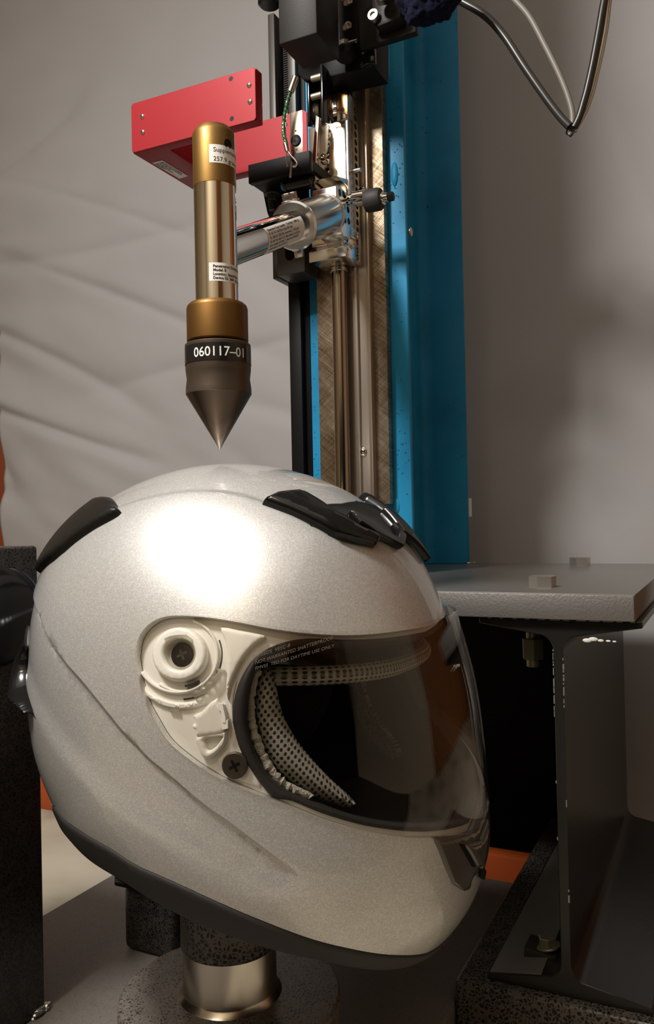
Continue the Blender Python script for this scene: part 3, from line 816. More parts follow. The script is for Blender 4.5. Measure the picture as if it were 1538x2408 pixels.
build('chrome_body', MB().lathe([(z[718], R2), (z[445] + .001, R2)], B0, seg=96), MT['chrome'], pen)
cap = build('bronze_cap', MB().lathe([(z[445], R1 - .0003), (z[445] + .0004, R1), (z[320] - .0005, R1), (z[320] + .0018, R1 - .0010), (z[306] + .0006, R1 - .0032), (z[306] + .0010, R1 - .0045), (z[306] + .001, .0001)], B0, seg=96), MT['bronze'], pen)
hz = pz_(354)
ca, sa = cos(radians(-17)), sin(radians(-17))
build('side_hole', MB().cyl((pu + ca * (R1 - .0022), pv + sa * (R1 - .0022) - .0, hz), (pu + ca * (R1 + .00005), pv + sa * (R1 + .00005), hz), .0032, 24, 0), MT['black_metal'], pen)
toc = Vector((M.loc([0, 0, CAMH])[0] - pu, M.loc([0, 0, CAMH])[1] - pv, 0)).normalized()
perp = Vector((-toc.y, toc.x, 0));
if perp.x < 0: perp = -perp


def pwrap(r, off=.0001):
    def f(s, t, o=0):
        an = s / r; d = toc * cos(an) + perp * sin(an); return Vector((pu, pv, 0)) + d * (r + off + o) + Vector((0, 0, t))
    return f


fb = pwrap(R4)
tz0_, tz1_ = z[928] + h9 * .58, z[811] - h9 * .075
build('black_tape', MB().grid(lambda i, j: fb((i * 2 - 1) * R4 * pi * .98, tz0_ + (tz1_ - tz0_) * j, .0001), 90, 1), MT['tape'], pen, mode=1)
tx = MB(); hh = tz1_ - tz0_
lettering(tx, '060117\u201301', lambda s, t: fb(s, t, .00026), hh * .56, -math.asin(.70) * R4, tz0_ + hh * .23, .008, width=(math.asin(.74) + math.asin(.70)) * R4)
build('tape_print', tx, MT['white_ink'], pen, mode=1)


def pen_label(nm, r, x0, y0, y1, lines, size, bold, first):
    f = pwrap(r); s0 = math.asin((x0 - 507) / 50.5) * r; zt_, zb_ = pz_(y0), pz_(y1)
    o = build(nm, MB().grid(lambda i, j: f(s0 + .030 * i, zb_ + (zt_ - zb_) * j), 40, 3), MT['paper'], pen, mode=1)
    tx = MB(); n_ = len(lines)
    for k, t_ in enumerate(lines):
        lettering(tx, t_, lambda s, t: f(s, t, .00010), size, s0 + .0027, zt_ - (zt_ - zb_) * (first + k * (1 - first - .10) / max(1, n_ - 1)), bold)
    build(nm + '_print', tx, MT['ink'], pen, mode=1)


pen_label('cap_label', R1, 495.5, 361, 403, ['Supplemental Mass', '257.9 grams'], .0031, .0, .40)
pen_label('body_label', R2, 490, 632, 674, ['Penetration Drop Assembly', 'Model: B', 'Location: Stand-Pen', 'Device ID: 368  In Service'], .0018, .03, .26)

# ================================================================== RED LIGHT GATE
VG, VG2 = .6, .684
g_l, g_r = mu(309, 300, VG), mu(601, 220, VG)
gz1, gz0 = .7406, .6957
gate = thing('light_gate', 'red anodised U-shaped sensor gate behind the bronze and chrome striker', 'sensor', ((g_l + g_r) / 2, .65, gz0))
gd = mv(617, 190, g_r) - VG
gb = mv(456, 440, g_l)
g_in = M.on(2, gz0, 392, 348)[0]
gm = MB()
gm.prism([(g_l, VG + .0014), (g_l, gb), (-.352, gb), (-.352, VG2 + .0012), (g_in, VG2 + .0012), (g_in, VG + gd), (g_r, VG + gd), (g_r, VG + .0014)], 2, gz0, gz1, .0010)
build('gate_body', gm, MT['red'], gate)
fp = smoothpoly([(g_l + .002, gz0), (g_r - .002, gz0), (g_r, gz0 + .002), (g_r, gz1 - .002), (g_r - .002, gz1), (g_l + .002, gz1), (g_l, gz1 - .002), (g_l, gz0 + .002)], 1)
build('front_cover', MB().prism(fp.tolist(), 1, VG, VG + .0014, .0003, 1), MT['red'], gate)
gr2 = mu(722, 300, VG2)
fp = [(g_in, gz0 - .0), (gr2 - .002, gz0), (gr2, gz0 + .002), (gr2, gz1 - .003), (gr2 - .003, gz1), (g_in, gz1)]
build('rear_cover', MB().prism(fp, 1, VG2, VG2 + .0014, .0003, 1), MT['red'], gate)
s0_, s1_ = mu(683, 320, VG2), mu(712, 320, VG2)
build('silver_strip', MB().box(s0_, s1_, VG2 - .0004, VG2 + .001, gz0, gz1, .0001), MT['alu_satin'], gate)
pq = M.on(1, VG2, 697, 331)
build('sensor_eye', MB().lathe([(0, .0052), (.001, .0052), (.0014, .0046), (.0009, .002), (.0012, .0012), (.0012, .0001)], (pq[0], VG2 - .0004, pq[2]), (0, -1, 0), 36), MT['black_satin'], gate)
for x, y, r in ((696, 308, .0009), (698, 352, .0009), (672, 293, .0016)):
    pq = M.on(1, VG2, x, y); build('pin_hole', MB().cyl((pq[0], VG2 - .0006, pq[2]), (pq[0], VG2 + .001, pq[2]), r, 16, .0001), MT['black_metal'], gate)
for x, y in ((335, 274), (336, 311), (586, 200), (588, 239)):
    pq = M.on(1, VG, x, y); crosshead(gate, (pq[0], VG, pq[2]), (0, -1, 0), .0023, .0014, MT['zinc'], MT['black_metal'])
for x, y in ((543, 185), (545, 279)):
    pq = M.on(1, VG, x, y); build('screw_hole', MB().cyl((pq[0], VG - .0001, pq[2]), (pq[0], VG + .001, pq[2]), .0021, 20, .0001), MT['black_metal'], gate)
# label under the gate
q4 = [gz(x, y, gz0 - .0002) for x, y in ((358, 383), (381, 377), (442, 414), (422, 420))]
q4 = [np.array(a) for a in q4]
build('underside_label', MB().prism([tuple(a) for a in q4], 2, gz0 - .0003, gz0 - .0001), MT['paper'], gate)
tx = MB()
fq = lambda s, t: tuple(q4[0] + (q4[3] - q4[0]) * s + (q4[1] - q4[0]) * t) + (gz0 - .0005,)
for k_, (wd, t0_) in enumerate(((.80, .78), (.86, .60), (.52, .42), (.64, .24), (.40, .08))):
    s_ = .06
    while s_ < wd:
        L3 = random.uniform(.03, .10)
        tx.add([fq(s_, t0_), fq(min(wd, s_ + L3), t0_), fq(min(wd, s_ + L3), t0_ + .09), fq(s_, t0_ + .09)], [(0, 1, 2, 3)]); s_ += L3 + .02
tag(build('label_print', tx, MT['ink'], gate, mode=1), None, None, kind='stuff')

# bracket that carries the gate
br = thing('gate_bracket', 'black bracket bolted to the rail under the red gate', 'bracket', (mu(680, 600, .72), .73, mz(680, 650, .72)))
VB = VG2 - .004
bz0 = mz(584, 446, VB); bz1 = mz(584, 404, VB)
build('clamp_block', MB().box(mu(584, 420, VB), gr2 + .004, VB, VG2 + .003, gz0 - .014, gz0 + .004, .0006), MT['black_satin'], br)
build('shelf', MB().box(mu(576, 436, VB), gr2 + .002, VG2 + .004, VB + .05, gz0 - .010, gz0 - .0005, .0006), MT['black_satin'], br)
wv = .725
build('upright', MB().prism([muz(x, y, wv) for x, y in ((614, 432), (722, 400), (722, 560), (652, 560), (628, 500))], 1, wv, wv + .006, .0008), MT['black_satin'], br)
sb0, sb1 = mu(651, 600, .728), mu(716, 600, .728)
sbo = build('slotted_block', MB().box(sb0, sb1, .728, .758, mz(660, 648, .728), mz(660, 480, .728), .0008), MT['charcoal'], br)
x0_, x1_ = mu(669, 590, .727), mu(692, 590, .727); rr = (x1_ - x0_) / 2; cz_ = mz(681, 600, .728)
slot = [(x1_, mz(690, 500, .728)), (x0_, mz(690, 500, .728))] + [((x0_ + x1_) / 2 + rr * cos(a), cz_ + rr * sin(a)) for a in np.linspace(pi, 2 * pi, 12)]
apply_bool(sbo, build('cut', MB().prism(slot, 1, .72, .750), MT['charcoal'], None, base=br['_b']))
pq = M.on(1, .712, 640, 455)
fl = MB().cyl((pq[0], .712, pq[2]), (pq[0], .712, pq[2] - .0018), .0080)
build('flange_bolt', fl.hexp((pq[0], .712, pq[2] - .0018), (pq[0], .712, pq[2] - .0075), .0052, .3).cyl((pq[0], .712, pq[2] - .0075), (pq[0], .712, pq[2] - .017), .0034), MT['charcoal'], br)
th = MB()
for i_ in range(9): th.lathe([(0, .0034), (.0004, .0038), (.0008, .0034)], (pq[0], .712, pq[2] - .0165 + .001 * i_), seg=18)
tag(build('bolt_thread', th, MT['black_metal'], br), None, None, kind='stuff')
vd = .700
d0 = M.on(1, vd, 668, 438); d1_ = M.on(1, vd, 735, 421)
dm = thing('damper', 'small black cylinder with blue end ring beside the carriage', 'damper', tuple(d0))
build('damper_tube', MB().cyl((d0[0] + .001, vd, d0[2]), (d0[0] + .030, vd, d0[2]), .0054, 32).cyl((d0[0] + .001, vd, d0[2]), (d0[0] + .004, vd, d0[2]), .0062, 32), MT['black_gloss'], dm)
build('blue_ring', MB().cyl((d0[0] - .0018, vd, d0[2]), (d0[0] + .0012, vd, d0[2]), .0042, 28), MT['blue_ring'], dm)

# ================================================================== RELEASE MECHANISM (top)
VT = .60
tu0, tu1 = mu(655, 60, VT), mu(745, 60, VT)
rel = thing('release_head', 'black release mechanism hanging at the top of the rail', 'mechanism', (mu(760, 150, .66), .66, mz(740, 120, .66)))
tzb = mz(656, 105, VT)
t_depth = mv(798, 92, tu1) - VT
build('motor_block', MB().box(tu0, tu1, VT, VT + t_depth, tzb, 1.2, .0012), MT['black_anodised'], rel)
build('round_knob', MB().cyl((mu(634, 2, .64), .64, mz(634, 14, .64)), (mu(634, 2, .64), .64, 1.2), .0105, 32, .002), MT['black_gloss'], rel)
VT2 = .69
mb_ = MB().box(mu(797, 60, VT2), mu(843, 60, VT2), VT2, VT2 + .04, mz(800, 112, VT2), 1.2, .0008)
build('side_plate', mb_, MT['black_satin'], rel)
bk = MB().prism([muz(x, y, VT2 - .006) for x, y in ((843, 30), (846, 114), (978, 74), (978, -30), (905, -30), (874, 10))], 1, VT2 - .006, VT2 + .002, .0008)
build('wing_bracket', bk, MT['black_anodised'], rel)
bk = MB().prism([muz(x, y, VT2 - .020) for x, y in ((873, -20), (876, 52), (890, 62), (942, 40), (942, -40))], 1, VT2 - .020, VT2 - .0065, .0008)
build('cable_bracket', bk, MT['black_anodised'], rel)
pq = M.on(1, VT2 - .021, 880, 39)
build('socket_screw', MB().lathe([(0, .0052), (.0045, .0052), (.005, .0046), (.005, .0026), (.003, .0024), (.003, .0001)], (pq[0], VT2 - .020, pq[2]), (0, -1, 0), 32), MT['zinc'], rel)
pq = M.on(1, VT2 - .03, 905, 6)
build('gland_nut', MB().lathe([(0, .008), (.003, .0085), (.006, .0078), (.009, .0055), (.016, .0055)], (pq[0], VT2 - .030, pq[2]), (0, -.35, 1), 28), MT['steel'], rel)
pq = M.on(1, VT2 - .006, 935, 57); build('brass_screw', MB().lathe([(0, .004), (.001, .004), (.0015, .003), (.0015, .0001)], (pq[0], VT2 - .0065, pq[2]), (0, -1, 0), 20), MT['worn_nut'], rel)
for x, y in ((818, 62), (820, 4), (812, -8)):
    pq = M.on(1, VT2, x, y); build('cap_screw', MB().lathe([(0, .0034), (.006, .0034), (.0065, .003), (.0065, .0018), (.005, .0016), (.005, .0001)], (pq[0] - .003, VT2 + .002, pq[2]), (.75, -.6, 0), 24), MT['nut'], rel)
pq = M.on(1, VT2 - .004, 810, 104); build('stop_pin', MB().hexp((pq[0], VT2 - .004, pq[2] + .003), (pq[0], VT2 - .004, pq[2] - .006), .0045, .2, .001), MT['steel'], rel)
pq = M.on(1, VT2, 833, 100); build('stop_pin', MB().cyl((pq[0] - .005, VT2 - .001, pq[2]), (pq[0] + .004, VT2 - .001, pq[2]), .0020, 20), MT['steel'], rel)
# dark mass under the blocks and the hook fork
VH = .70
mm = MB().prism([muz(x, y, VH) for x, y in ((699, 60), (699, 172), (712, 186), (735, 190), (760, 184), (880, 156), (880, 90), (880, 40))], 1, VH, VH + .036, .0015)
build('hook_housing', mm, MT['black_satin'], rel)
build('round_boss', MB().cyl((mu(815, 140, VH - .01), VH - .012, mz(815, 128, VH)), (mu(815, 140, VH - .01), VH - .012, mz(815, 160, VH)), .0095, 40, .003), MT['black_satin'], rel)
build('limit_switch', MB().box(mu(850, 150, VH), mu(886, 150, VH), VH - .006, VH + .002, mz(868, 158, VH), mz(868, 118, VH), .002), MT['black_gloss'], rel)
for (xa, xb, yb, vv) in ((722, 730, 298, VH + .004), (754, 761, 287, VH - .012)):
    q0, q1 = mu(xa, 240, vv), mu(xb, 240, vv)
    build('fork_plate', MB().prism([(vv, mz(xa, 150, vv)), (vv + .022, mz(xa, 150, vv)), (vv + .022, mz(xa, yb - 18, vv)), (vv, mz(xa, yb, vv))], 0, q0, q0 + .0024, .0004), MT['black_gloss'], rel)
for y in (186, 229):
    q0 = M.on(1, VH - .003, 733, y); build('fork_pin', MB().cyl((q0[0], VH - .003, q0[2]), (q0[0] + .012, VH - .003, q0[2]), .0030, 20), MT['worn_nut'], rel)

# navy cloth bundle
cb = M.on(1, .66, 1012, -12)


def cloth(i, j):
    a = 2 * pi * i; t = pi * j; d = Vector((sin(t) * cos(a), sin(t) * sin(a), cos(t)))
    r = 1 + .22 * noise.fractal(d * 1.6 + Vector((3, 1, 2)), .8, 2.1, 4)
    rid = .03 * (1 - abs(noise.noise(d * 4.0)) * 3)
    return (cb[0] + d.x * .026 * (r + rid), cb[1] + d.y * .018 * (r + rid), cb[2] + d.z * .0225 * (r + rid))


tag(build('cloth_bundle', MB().grid(cloth, 80, 48), MT['navy'], base=tuple(cb), smooth=80), 'dark navy cloth bundle wrapped over the bracket at top', 'cloth')

# green safety lanyard
ly = thing('safety_lanyard', 'green coated wire lanyard with silver ferrules in front of red gate', 'lanyard', tuple(M.on(1, .66, 672, 340)))
vl = .672
gp = smoothpoly([M.on(1, vl, x, y) for x, y in ((683, 216), (676, 240), (670, 268), (667, 296), (668, 318), (674, 342))], 8, False)
build('green_wire', MB().tube(gp, .0017, 12), MT['green'], ly)
hx_ = MB()
for s_ in range(4):
    pts_ = []
    for i_, p_ in enumerate(gp): an = i_ * .55 + s_ * pi / 2; pts_.append(p_ + np.array([cos(an), sin(an), 0]) * .0012)
    hx_.tube(pts_, .00085, 6)
build('wire_strands', hx_, MT['green'], ly)
f0, f1 = M.on(1, vl, 696, 180), M.on(1, vl, 683, 217)
build('ferrule', MB().cyl(f1, f0, .0033, 20), MT['steel'], ly)
f0, f1 = M.on(1, vl, 671, 336), M.on(1, vl, 676, 357)
build('ferrule', MB().cyl(f0, f1, .0021, 16), MT['alu_satin'], ly)
lp = smoothpoly([M.on(1, vl, x, y) for x, y in ((674, 356), (673, 372), (675, 388), (677, 391))], 5, False)
lp2 = smoothpoly([M.on(1, vl, x, y) for x, y in ((677, 356), (684, 366), (693, 376), (698, 384), (694, 391), (689, 392))], 5, False)
build('wire_loop', MB().tube(lp, .0009, 8).tube(lp2, .0009, 8), MT['wire'], ly)
build('hook_wire', MB().tube([M.on(1, vl, x, y) for x, y in ((686, 381), (684, 398), (682, 418))], .0010, 8), MT['wire'], ly)

# cables
def cable(name, pts, vv, r, m, lab):
    Pp = smoothpoly([M.on(1, q[2] if len(q) > 2 else vv, q[0], q[1]) for q in pts], 10, False)
    return tag(build(name, MB().tube(Pp, r, 14), m, base=tuple(Pp[-1])), lab, 'cable', 'cables hanging beside the tower')


cable('signal_cable', ((985, -60), (1040, -22), (1085, 3), (1140, 36), (1185, 84), (1235, 160), (1285, 232), (1318, 275), (1340, 298)), .70, .0034, MT['cable_black'], 'thick black cable curving from the tower top to the tie')
cable('signal_cable', ((1010, -420), (1075, -210), (1150, -70), (1205, -6), (1245, 40), (1283, 110), (1315, 175), (1335, 225), (1346, 268), (1345, 312)), .705, .0024, MT['cable_grey'], 'thin grey cable between the black cable and glossy one')
cable('signal_cable', ((1490, -420), (1462, -220), (1436, -60), (1421, 0), (1407, 80), (1394, 150), (1382, 205), (1374, 235), (1362, 275), (1350, 300)), .70, .0030, MT['cable_black'], 'glossy black cable rising steeply next to silver one')
cable('signal_cable', ((1480, -420), (1458, -220), (1440, -50), (1431, 0), (1424, 60), (1413, 120), (1400, 178), (1389, 222), (1374, 262), (1349, 308)), .706, .0028, MT['cable_silver'], 'silver cable rising steeply, rightmost of the tied cables')
tp = M.on(1, .702, 1343, 303)
tie = thing('cable_tie', 'small black cable tie holding the hanging cables together', 'cable tie', tuple(tp))
ring = [(tp[0] + .0042 * cos(a), tp[1] + .003 + .006 * sin(a), tp[2] + .0016 * cos(a)) for a in np.linspace(0, 2 * pi, 24, endpoint=False)]
build('tie_loop', MB().tube(ring, .0007, 8, closed=True), MT['black_tie'], tie)
build('tie_head', MB().prism([(tp[0] - .0022, tp[2] - .006), (tp[0], tp[2] - .0082), (tp[0] + .0022, tp[2] - .006), (tp[0], tp[2] - .0036)], 1, tp[1] - .005, tp[1] - .002, .0003), MT['black_tie'], tie)

# ================================================================== HELMET
HW, HN = .128, 2.25
HC = (0.02403413, 0.22782266)
HCO = [0.15114, 0.0032, 0.01428, -0.00412, -0.01642, -0.00208, -0.00382, -0.00583, -0.00209, -0.00096, -0.00025, -0.00037, 0.00125, -0.00043, 0.00051, 0.00086, 0.001]


def HR(a):
    s = HCO[0] + 0 * a
    for k in range(1, 9): s = s + HCO[2 * k - 1] * np.cos(k * a) + HCO[2 * k] * np.sin(k * a)
    return s


def HG(P):
    x = P[..., 0] - HC[0]; y = P[..., 1]; z = P[..., 2] - HC[1]
    rho = np.hypot(x, z) / HR(np.arctan2(z, x)); return rho ** HN + np.abs(y / HW) ** HN - 1


def hsurf(Q, side=-1, off=0.):
    """param disc points Q (n,2) -> helmet-frame points; q=1 is the centre line"""
    Q = np.asarray(Q, float); q = np.clip(np.hypot(Q[:, 0], Q[:, 1]), 0, 1); a = np.arctan2(Q[:, 1], Q[:, 0])
    rho = np.sin(q * pi / 2) ** (2 / HN); y = HW * np.cos(q * pi / 2) ** (2 / HN); y[q >= 1] = 0
    R = HR(a); P = np.stack([HC[0] + rho * R * np.cos(a), side * y, HC[1] + rho * R * np.sin(a)], -1)
    if np.any(off):
        P = P + hnorm(P) * (np.asarray(off)[:, None] if np.ndim(off) else off)
    P[q >= 1, 1] = 0
    return P


def hnorm(P):
    e = 1e-5; g = np.stack([HG(P + e * v) - HG(P - e * v) for v in np.eye(3)], -1)
    return g / (np.linalg.norm(g, axis=1, keepdims=True) + 1e-12)


def hhit(px, off=0.):
    """pixels (n,2) -> param disc; misses are pulled onto the nearest visible rim and pushed outwards"""
    out = []
    px = np.asarray(px, float)
    for x, y in px:
        ex = 0; cx_, cy_ = 600., 1690.
        for tries in range(80):
            X, Y = x + (cx_ - x) * ex, y + (cy_ - y) * ex
            o_, d_ = HF.ray(X, Y); t = np.linspace(.25, .75, 400); g = HG(o_ + d_ * t[:, None])
            idx = np.nonzero(g < 0)[0]
            if len(idx): break
            ex += .004
        i = idx[0]; lo_, hi_ = t[i - 1], t[i]
        for _ in range(20):
            md = (lo_ + hi_) / 2
            if HG((o_ + d_ * md)[None])[0] > 0: lo_ = md
            else: hi_ = md
        p = o_ + d_ * hi_
        xx, zz_ = p[0] - HC[0], p[2] - HC[1]; a = atan2(zz_, xx); rho = min(1, hypot(xx, zz_) / float(HR(np.array(a))))
        q = math.asin(rho ** (HN / 2)) * 2 / pi
        if p[1] > 0: q = 2 - q
        q += ex * 2.2
        out.append((q * cos(a), q * sin(a)))
    return np.array(out)


def side_px(px, y):
    """pixel -> param disc through the plane y = const of the helmet frame (for the far, inner side)"""
    o = []
    for x, yy in px:
        p = HF.on(1, y, x, yy); xx, zz_ = p[0] - HC[0], p[2] - HC[1]; a = atan2(zz_, xx); rho = min(1, hypot(xx, zz_) / float(HR(np.array(a))))
        q = math.asin(rho ** (HN / 2)) * 2 / pi; o.append((q * cos(a), q * sin(a)))
    return np.array(o)


def inset_pts(L, ds, keep):
    """points set in from an outline, so that a rounded rim is resolved evenly"""
    Lc = np.vstack([L, L[:1]]); D = densify(L, max(.004, ds[1] * 1.2)); t = np.roll(D, -1, 0) - np.roll(D, 1, 0); t /= np.linalg.norm(t, axis=1)[:, None] + 1e-12
    nn = np.stack([-t[:, 1], t[:, 0]], -1); out = []
    for d in ds:
        for s in (-1, 1):
            Q = D + nn * d * s; Q = Q[keep(Q)]
            if len(Q): Q = Q[np.abs(dist_line(Q, Lc)) > d * .93]
            out += [tuple(q) for q in Q]
    return out


def cdt(loops, step, keep, extra=(), lim=1.0, pts_extra=()):
    pts = []; edges = []
    def addloop(L, closed=True):
        b = len(pts); pts.extend([tuple(p) for p in L]); n_ = len(L)
        edges.extend([(b + i, b + (i + 1) % n_) for i in range(n_ if closed else n_ - 1)])
    for L in loops: addloop(L)
    for L in extra: addloop(L, False)
    allp = np.array(pts); lo_ = allp.min(0); hi_ = allp.max(0)
    gx = np.arange(lo_[0], hi_[0], step); gy = np.arange(lo_[1], hi_[1], step * .866)
    G = np.array([(x + (step / 2 if j % 2 else 0), y) for j, y in enumerate(gy) for x in gx]); G = G[keep(G)]
    # drop grid points too near to a constraint point
    cell = {}
    for p in pts: cell.setdefault((int(p[0] / step), int(p[1] / step)), []).append(p)
    good = []
    for g in G:
        cx_, cy_ = int(g[0] / step), int(g[1] / step); ok = True
        for i in (-1, 0, 1):
            for j in (-1, 0, 1):
                for p in cell.get((cx_ + i, cy_ + j), ()):
                    if (p[0] - g[0]) ** 2 + (p[1] - g[1]) ** 2 < (step * .45) ** 2: ok = False; break
        if ok: good.append(tuple(g))
    if len(pts_extra):
        pe = np.array(pts_extra); ok_ = []; cl2 = {}
        for p in pe:
            k_ = (round(p[0] / .0012), round(p[1] / .0012))
            if k_ not in cl2: cl2[k_] = 1; ok_.append(tuple(p))
        ga = np.array(ok_); good = [g for g in good if np.min((ga[:, 0] - g[0]) ** 2 + (ga[:, 1] - g[1]) ** 2) > (step * .3) ** 2] + ok_
    r = delaunay_2d_cdt([Vector(p) for p in pts + good], edges, [], 0, 1e-6)
    V = np.array([tuple(v) for v in r[0]]); F = np.array([f for f in r[2]])
    cen = V[F].mean(1); F = F[keep(cen)]
    used = np.unique(F); mp = -np.ones(len(V), int); mp[used] = np.arange(len(used))
    return V[used], mp[F]


def shellmesh(V2, F, off_o, off_i, sides=(-1,), uvscale=None):
    """two skins (outer at off_o, inner at off_i) joined along free edges; both sides merge on the centre line"""
    mb = MB(); q = np.hypot(V2[:, 0], V2[:, 1]); seam = q > .9995; uv = []
    n_ = len(V2); ec = {}
    for f in F:
        for i in range(3):
            e = (f[i], f[(i + 1) % 3]); ec[tuple(sorted(e))] = ec.get(tuple(sorted(e)), 0) + 1
    for sd in sides:
        Po = hsurf(V2, sd, off_o); Pi = hsurf(V2, sd, off_i); Fs = []
        for f in F:
            a, b, c = f
            if sd > 0: a, c = c, a
            Fs.append((a, b, c)); Fs.append((c + n_, b + n_, a + n_))
            for i in range(3):
                e = (f[i], f[(i + 1) % 3])
                if ec[tuple(sorted(e))] == 1 and not (seam[e[0]] and seam[e[1]]):
                    x, y = e if sd < 0 else (e[1], e[0]); Fs.append((y, x, x + n_, y + n_))
        mb.add(np.concatenate([Po, Pi]), Fs)
        if uvscale:
            for _ in (0, 1): uv += [((p[0] - p[1]) * uvscale, (p[0] + p[1]) * uvscale * .85) for p in V2]
    if uvscale: mb.uv = uv
    return mb


def weld(o):
    b = bmesh.new(); b.from_mesh(o.data); bmesh.ops.remove_doubles(b, verts=b.verts[:], dist=2e-5); bmesh.ops.recalc_face_normals(b, faces=b.faces[:]); b.to_mesh(o.data); b.free()
    o.data.shade_smooth(); o.data.set_sharp_from_angle(angle=radians(38))


def dist_line(Q, L):
    """signed distance to an open polyline (positive on its right-hand side)"""
    best = np.full(len(Q), 9.); sg = np.ones(len(Q))
    for a, b in zip(L[:-1], L[1:]):
        d = b - a; l2 = d @ d + 1e-12; t = np.clip(((Q - a) @ d) / l2, 0, 1); v_ = Q - (a + t[:, None] * d); r = np.hypot(v_[:, 0], v_[:, 1])
        cr = d[0] * v_[:, 1] - d[1] * v_[:, 0]; m_ = r < best - 1e-9; best[m_] = r[m_]; sg[m_] = np.where(cr[m_] > 0, -1, 1)
    return best * sg


sstep = lambda x: np.clip(x, 0, 1) ** 2 * (3 - 2 * np.clip(x, 0, 1))
rim = np.array([(cos(a), sin(a)) for a in np.linspace(0, 2 * pi, 500, endpoint=False)])
CUT_PX = [(318, 1545), (324, 1505), (341, 1477), (368, 1457), (405, 1448), (470, 1450), (560, 1463), (650, 1480), (760, 1492), (860, 1492), (950, 1482), (1020, 1468), (1052, 1456)]
CUT_LOW = [(1158, 1935), (1120, 1955), (1060, 1967), (960, 1970), (860, 1955), (760, 1928), (660, 1888), (560, 1850), (500, 1822), (430, 1774), (380, 1722), (345, 1660), (326, 1600)]
ctop = hhit(CUT_PX); clow = hhit(CUT_LOW)
def outw(p, k): return p * k / np.hypot(*p)
ctop = np.vstack([ctop, outw(ctop[-1], 1.02), outw(ctop[-1], 1.25)]); clow = np.vstack([outw(clow[0], 1.25), outw(clow[0], 1.02), clow])
cut = smoothpoly(ctop[:-2], 4, False); cut = np.vstack([cut, ctop[-2:], clow[:2], smoothpoly(clow[2:], 4, False), ])
cut = densify(cut, .012)
NECK_PX = [(128, 1895), (150, 1925), (200, 1960), (300, 2022), (450, 2092), (600, 2158), (750, 2213), (850, 2236), (950, 2246), (1010, 2238)]
nk = hhit(NECK_PX); nk = np.vstack([outw(nk[0] + (nk[0] - nk[1]) * .5, 1.2), nk, outw(nk[-1] + (nk[-1] - nk[-2]) * .5, 1.2)])
neck = densify(np.vstack([smoothpoly(nk[1:-1], 4, False)]), .012, False); neck = np.vstack([nk[0], neck, nk[-1]])
neckpoly = np.vstack([neck, [(1.6, -1.8), (-1.6, -1.8)]])
L1 = hhit([(78, 1418), (92, 1455), (109, 1500), (149, 1560), (194, 1612), (250, 1681), (298, 1737), (390, 1822), (482, 1900), (546, 1945), (637, 2014), (700, 2060), (735, 2086)])
L1 = smoothpoly(L1, 5, False)
L2 = smoothpoly(hhit([(58, 1600), (92, 1690), (160, 1790), (220, 1850), (282, 1900), (387, 1977), (478, 2041), (546, 2090), (600, 2104), (700, 2100), (735, 2088)]), 5, False)
L3 = smoothpoly(hhit([(215, 1218), (285, 1190), (360, 1168), (450, 1155), (540, 1160), (620, 1182), (700, 1215)]), 5, False)


def offs(L, d):
    t = np.gradient(L, axis=0); t /= np.linalg.norm(t, axis=1)[:, None] + 1e-9; return L + np.stack([t[:, 1], -t[:, 0]], -1) * d


def crease(Q):
    d1 = dist_line(Q, L1); d2 = -dist_line(Q, L2)       # d1>0 below line 1; d2>0 above line 2
    q = np.hypot(Q[:, 0], Q[:, 1])
    endf = sstep(np.linalg.norm(Q - L1[-1], axis=1) / .10)
    r = -.0022 * sstep((d1 + .006) / .012) * sstep((d2 + .02) / .07) * endf
    below = -.0034 * 0
    d3 = dist_line(Q, L3); e3 = sstep(np.linalg.norm(Q - L3[-1], axis=1) / .05) * sstep(np.linalg.norm(Q - L3[0], axis=1) / .1)
    near3 = np.abs(d3) < .5
    r += -.0022 * sstep((-d3) / .022) * sstep(1 - (-d3 - .02) / .22) * e3 * near3
    # fine groove along line 1 where two panels meet
    r += -.0006 * np.exp(-((d1 - .002) / .004) ** 2) * endf
    return r


def keep_shell(Q): return (np.hypot(Q[:, 0], Q[:, 1]) < .99999) & ~inside(Q, cut) & ~inside(Q, neckpoly)


clip1 = lambda L, f: np.array([p for p in L if np.hypot(*p) < .985 and f(p[None])[0]])
ex_ = [clip1(offs(L1, d), lambda p: ~inside(p, cut) & ~inside(p, neckpoly)) for d in (-.006, .0, .006)]
V2, F2 = cdt([rim, cut, neckpoly], .0125, keep_shell, ex_)
# snap near-rim vertices created by constraint crossings
qq = np.hypot(V2[:, 0], V2[:, 1]); sn = qq > .9985; V2[sn] /= qq[sn][:, None]
HELM = 1
helmet = thing('full_face_helmet', 'silver full-face motorcycle helmet with clear visor on the test stand', 'helmet', (0, 0, .11), HF)
sh = build('shell', shellmesh(V2, F2, crease(V2), -.0045, (-1, 1)), MT['silver'], helmet, mode=1); weld(sh)
sh['label'] = 'silver metallic outer shell'


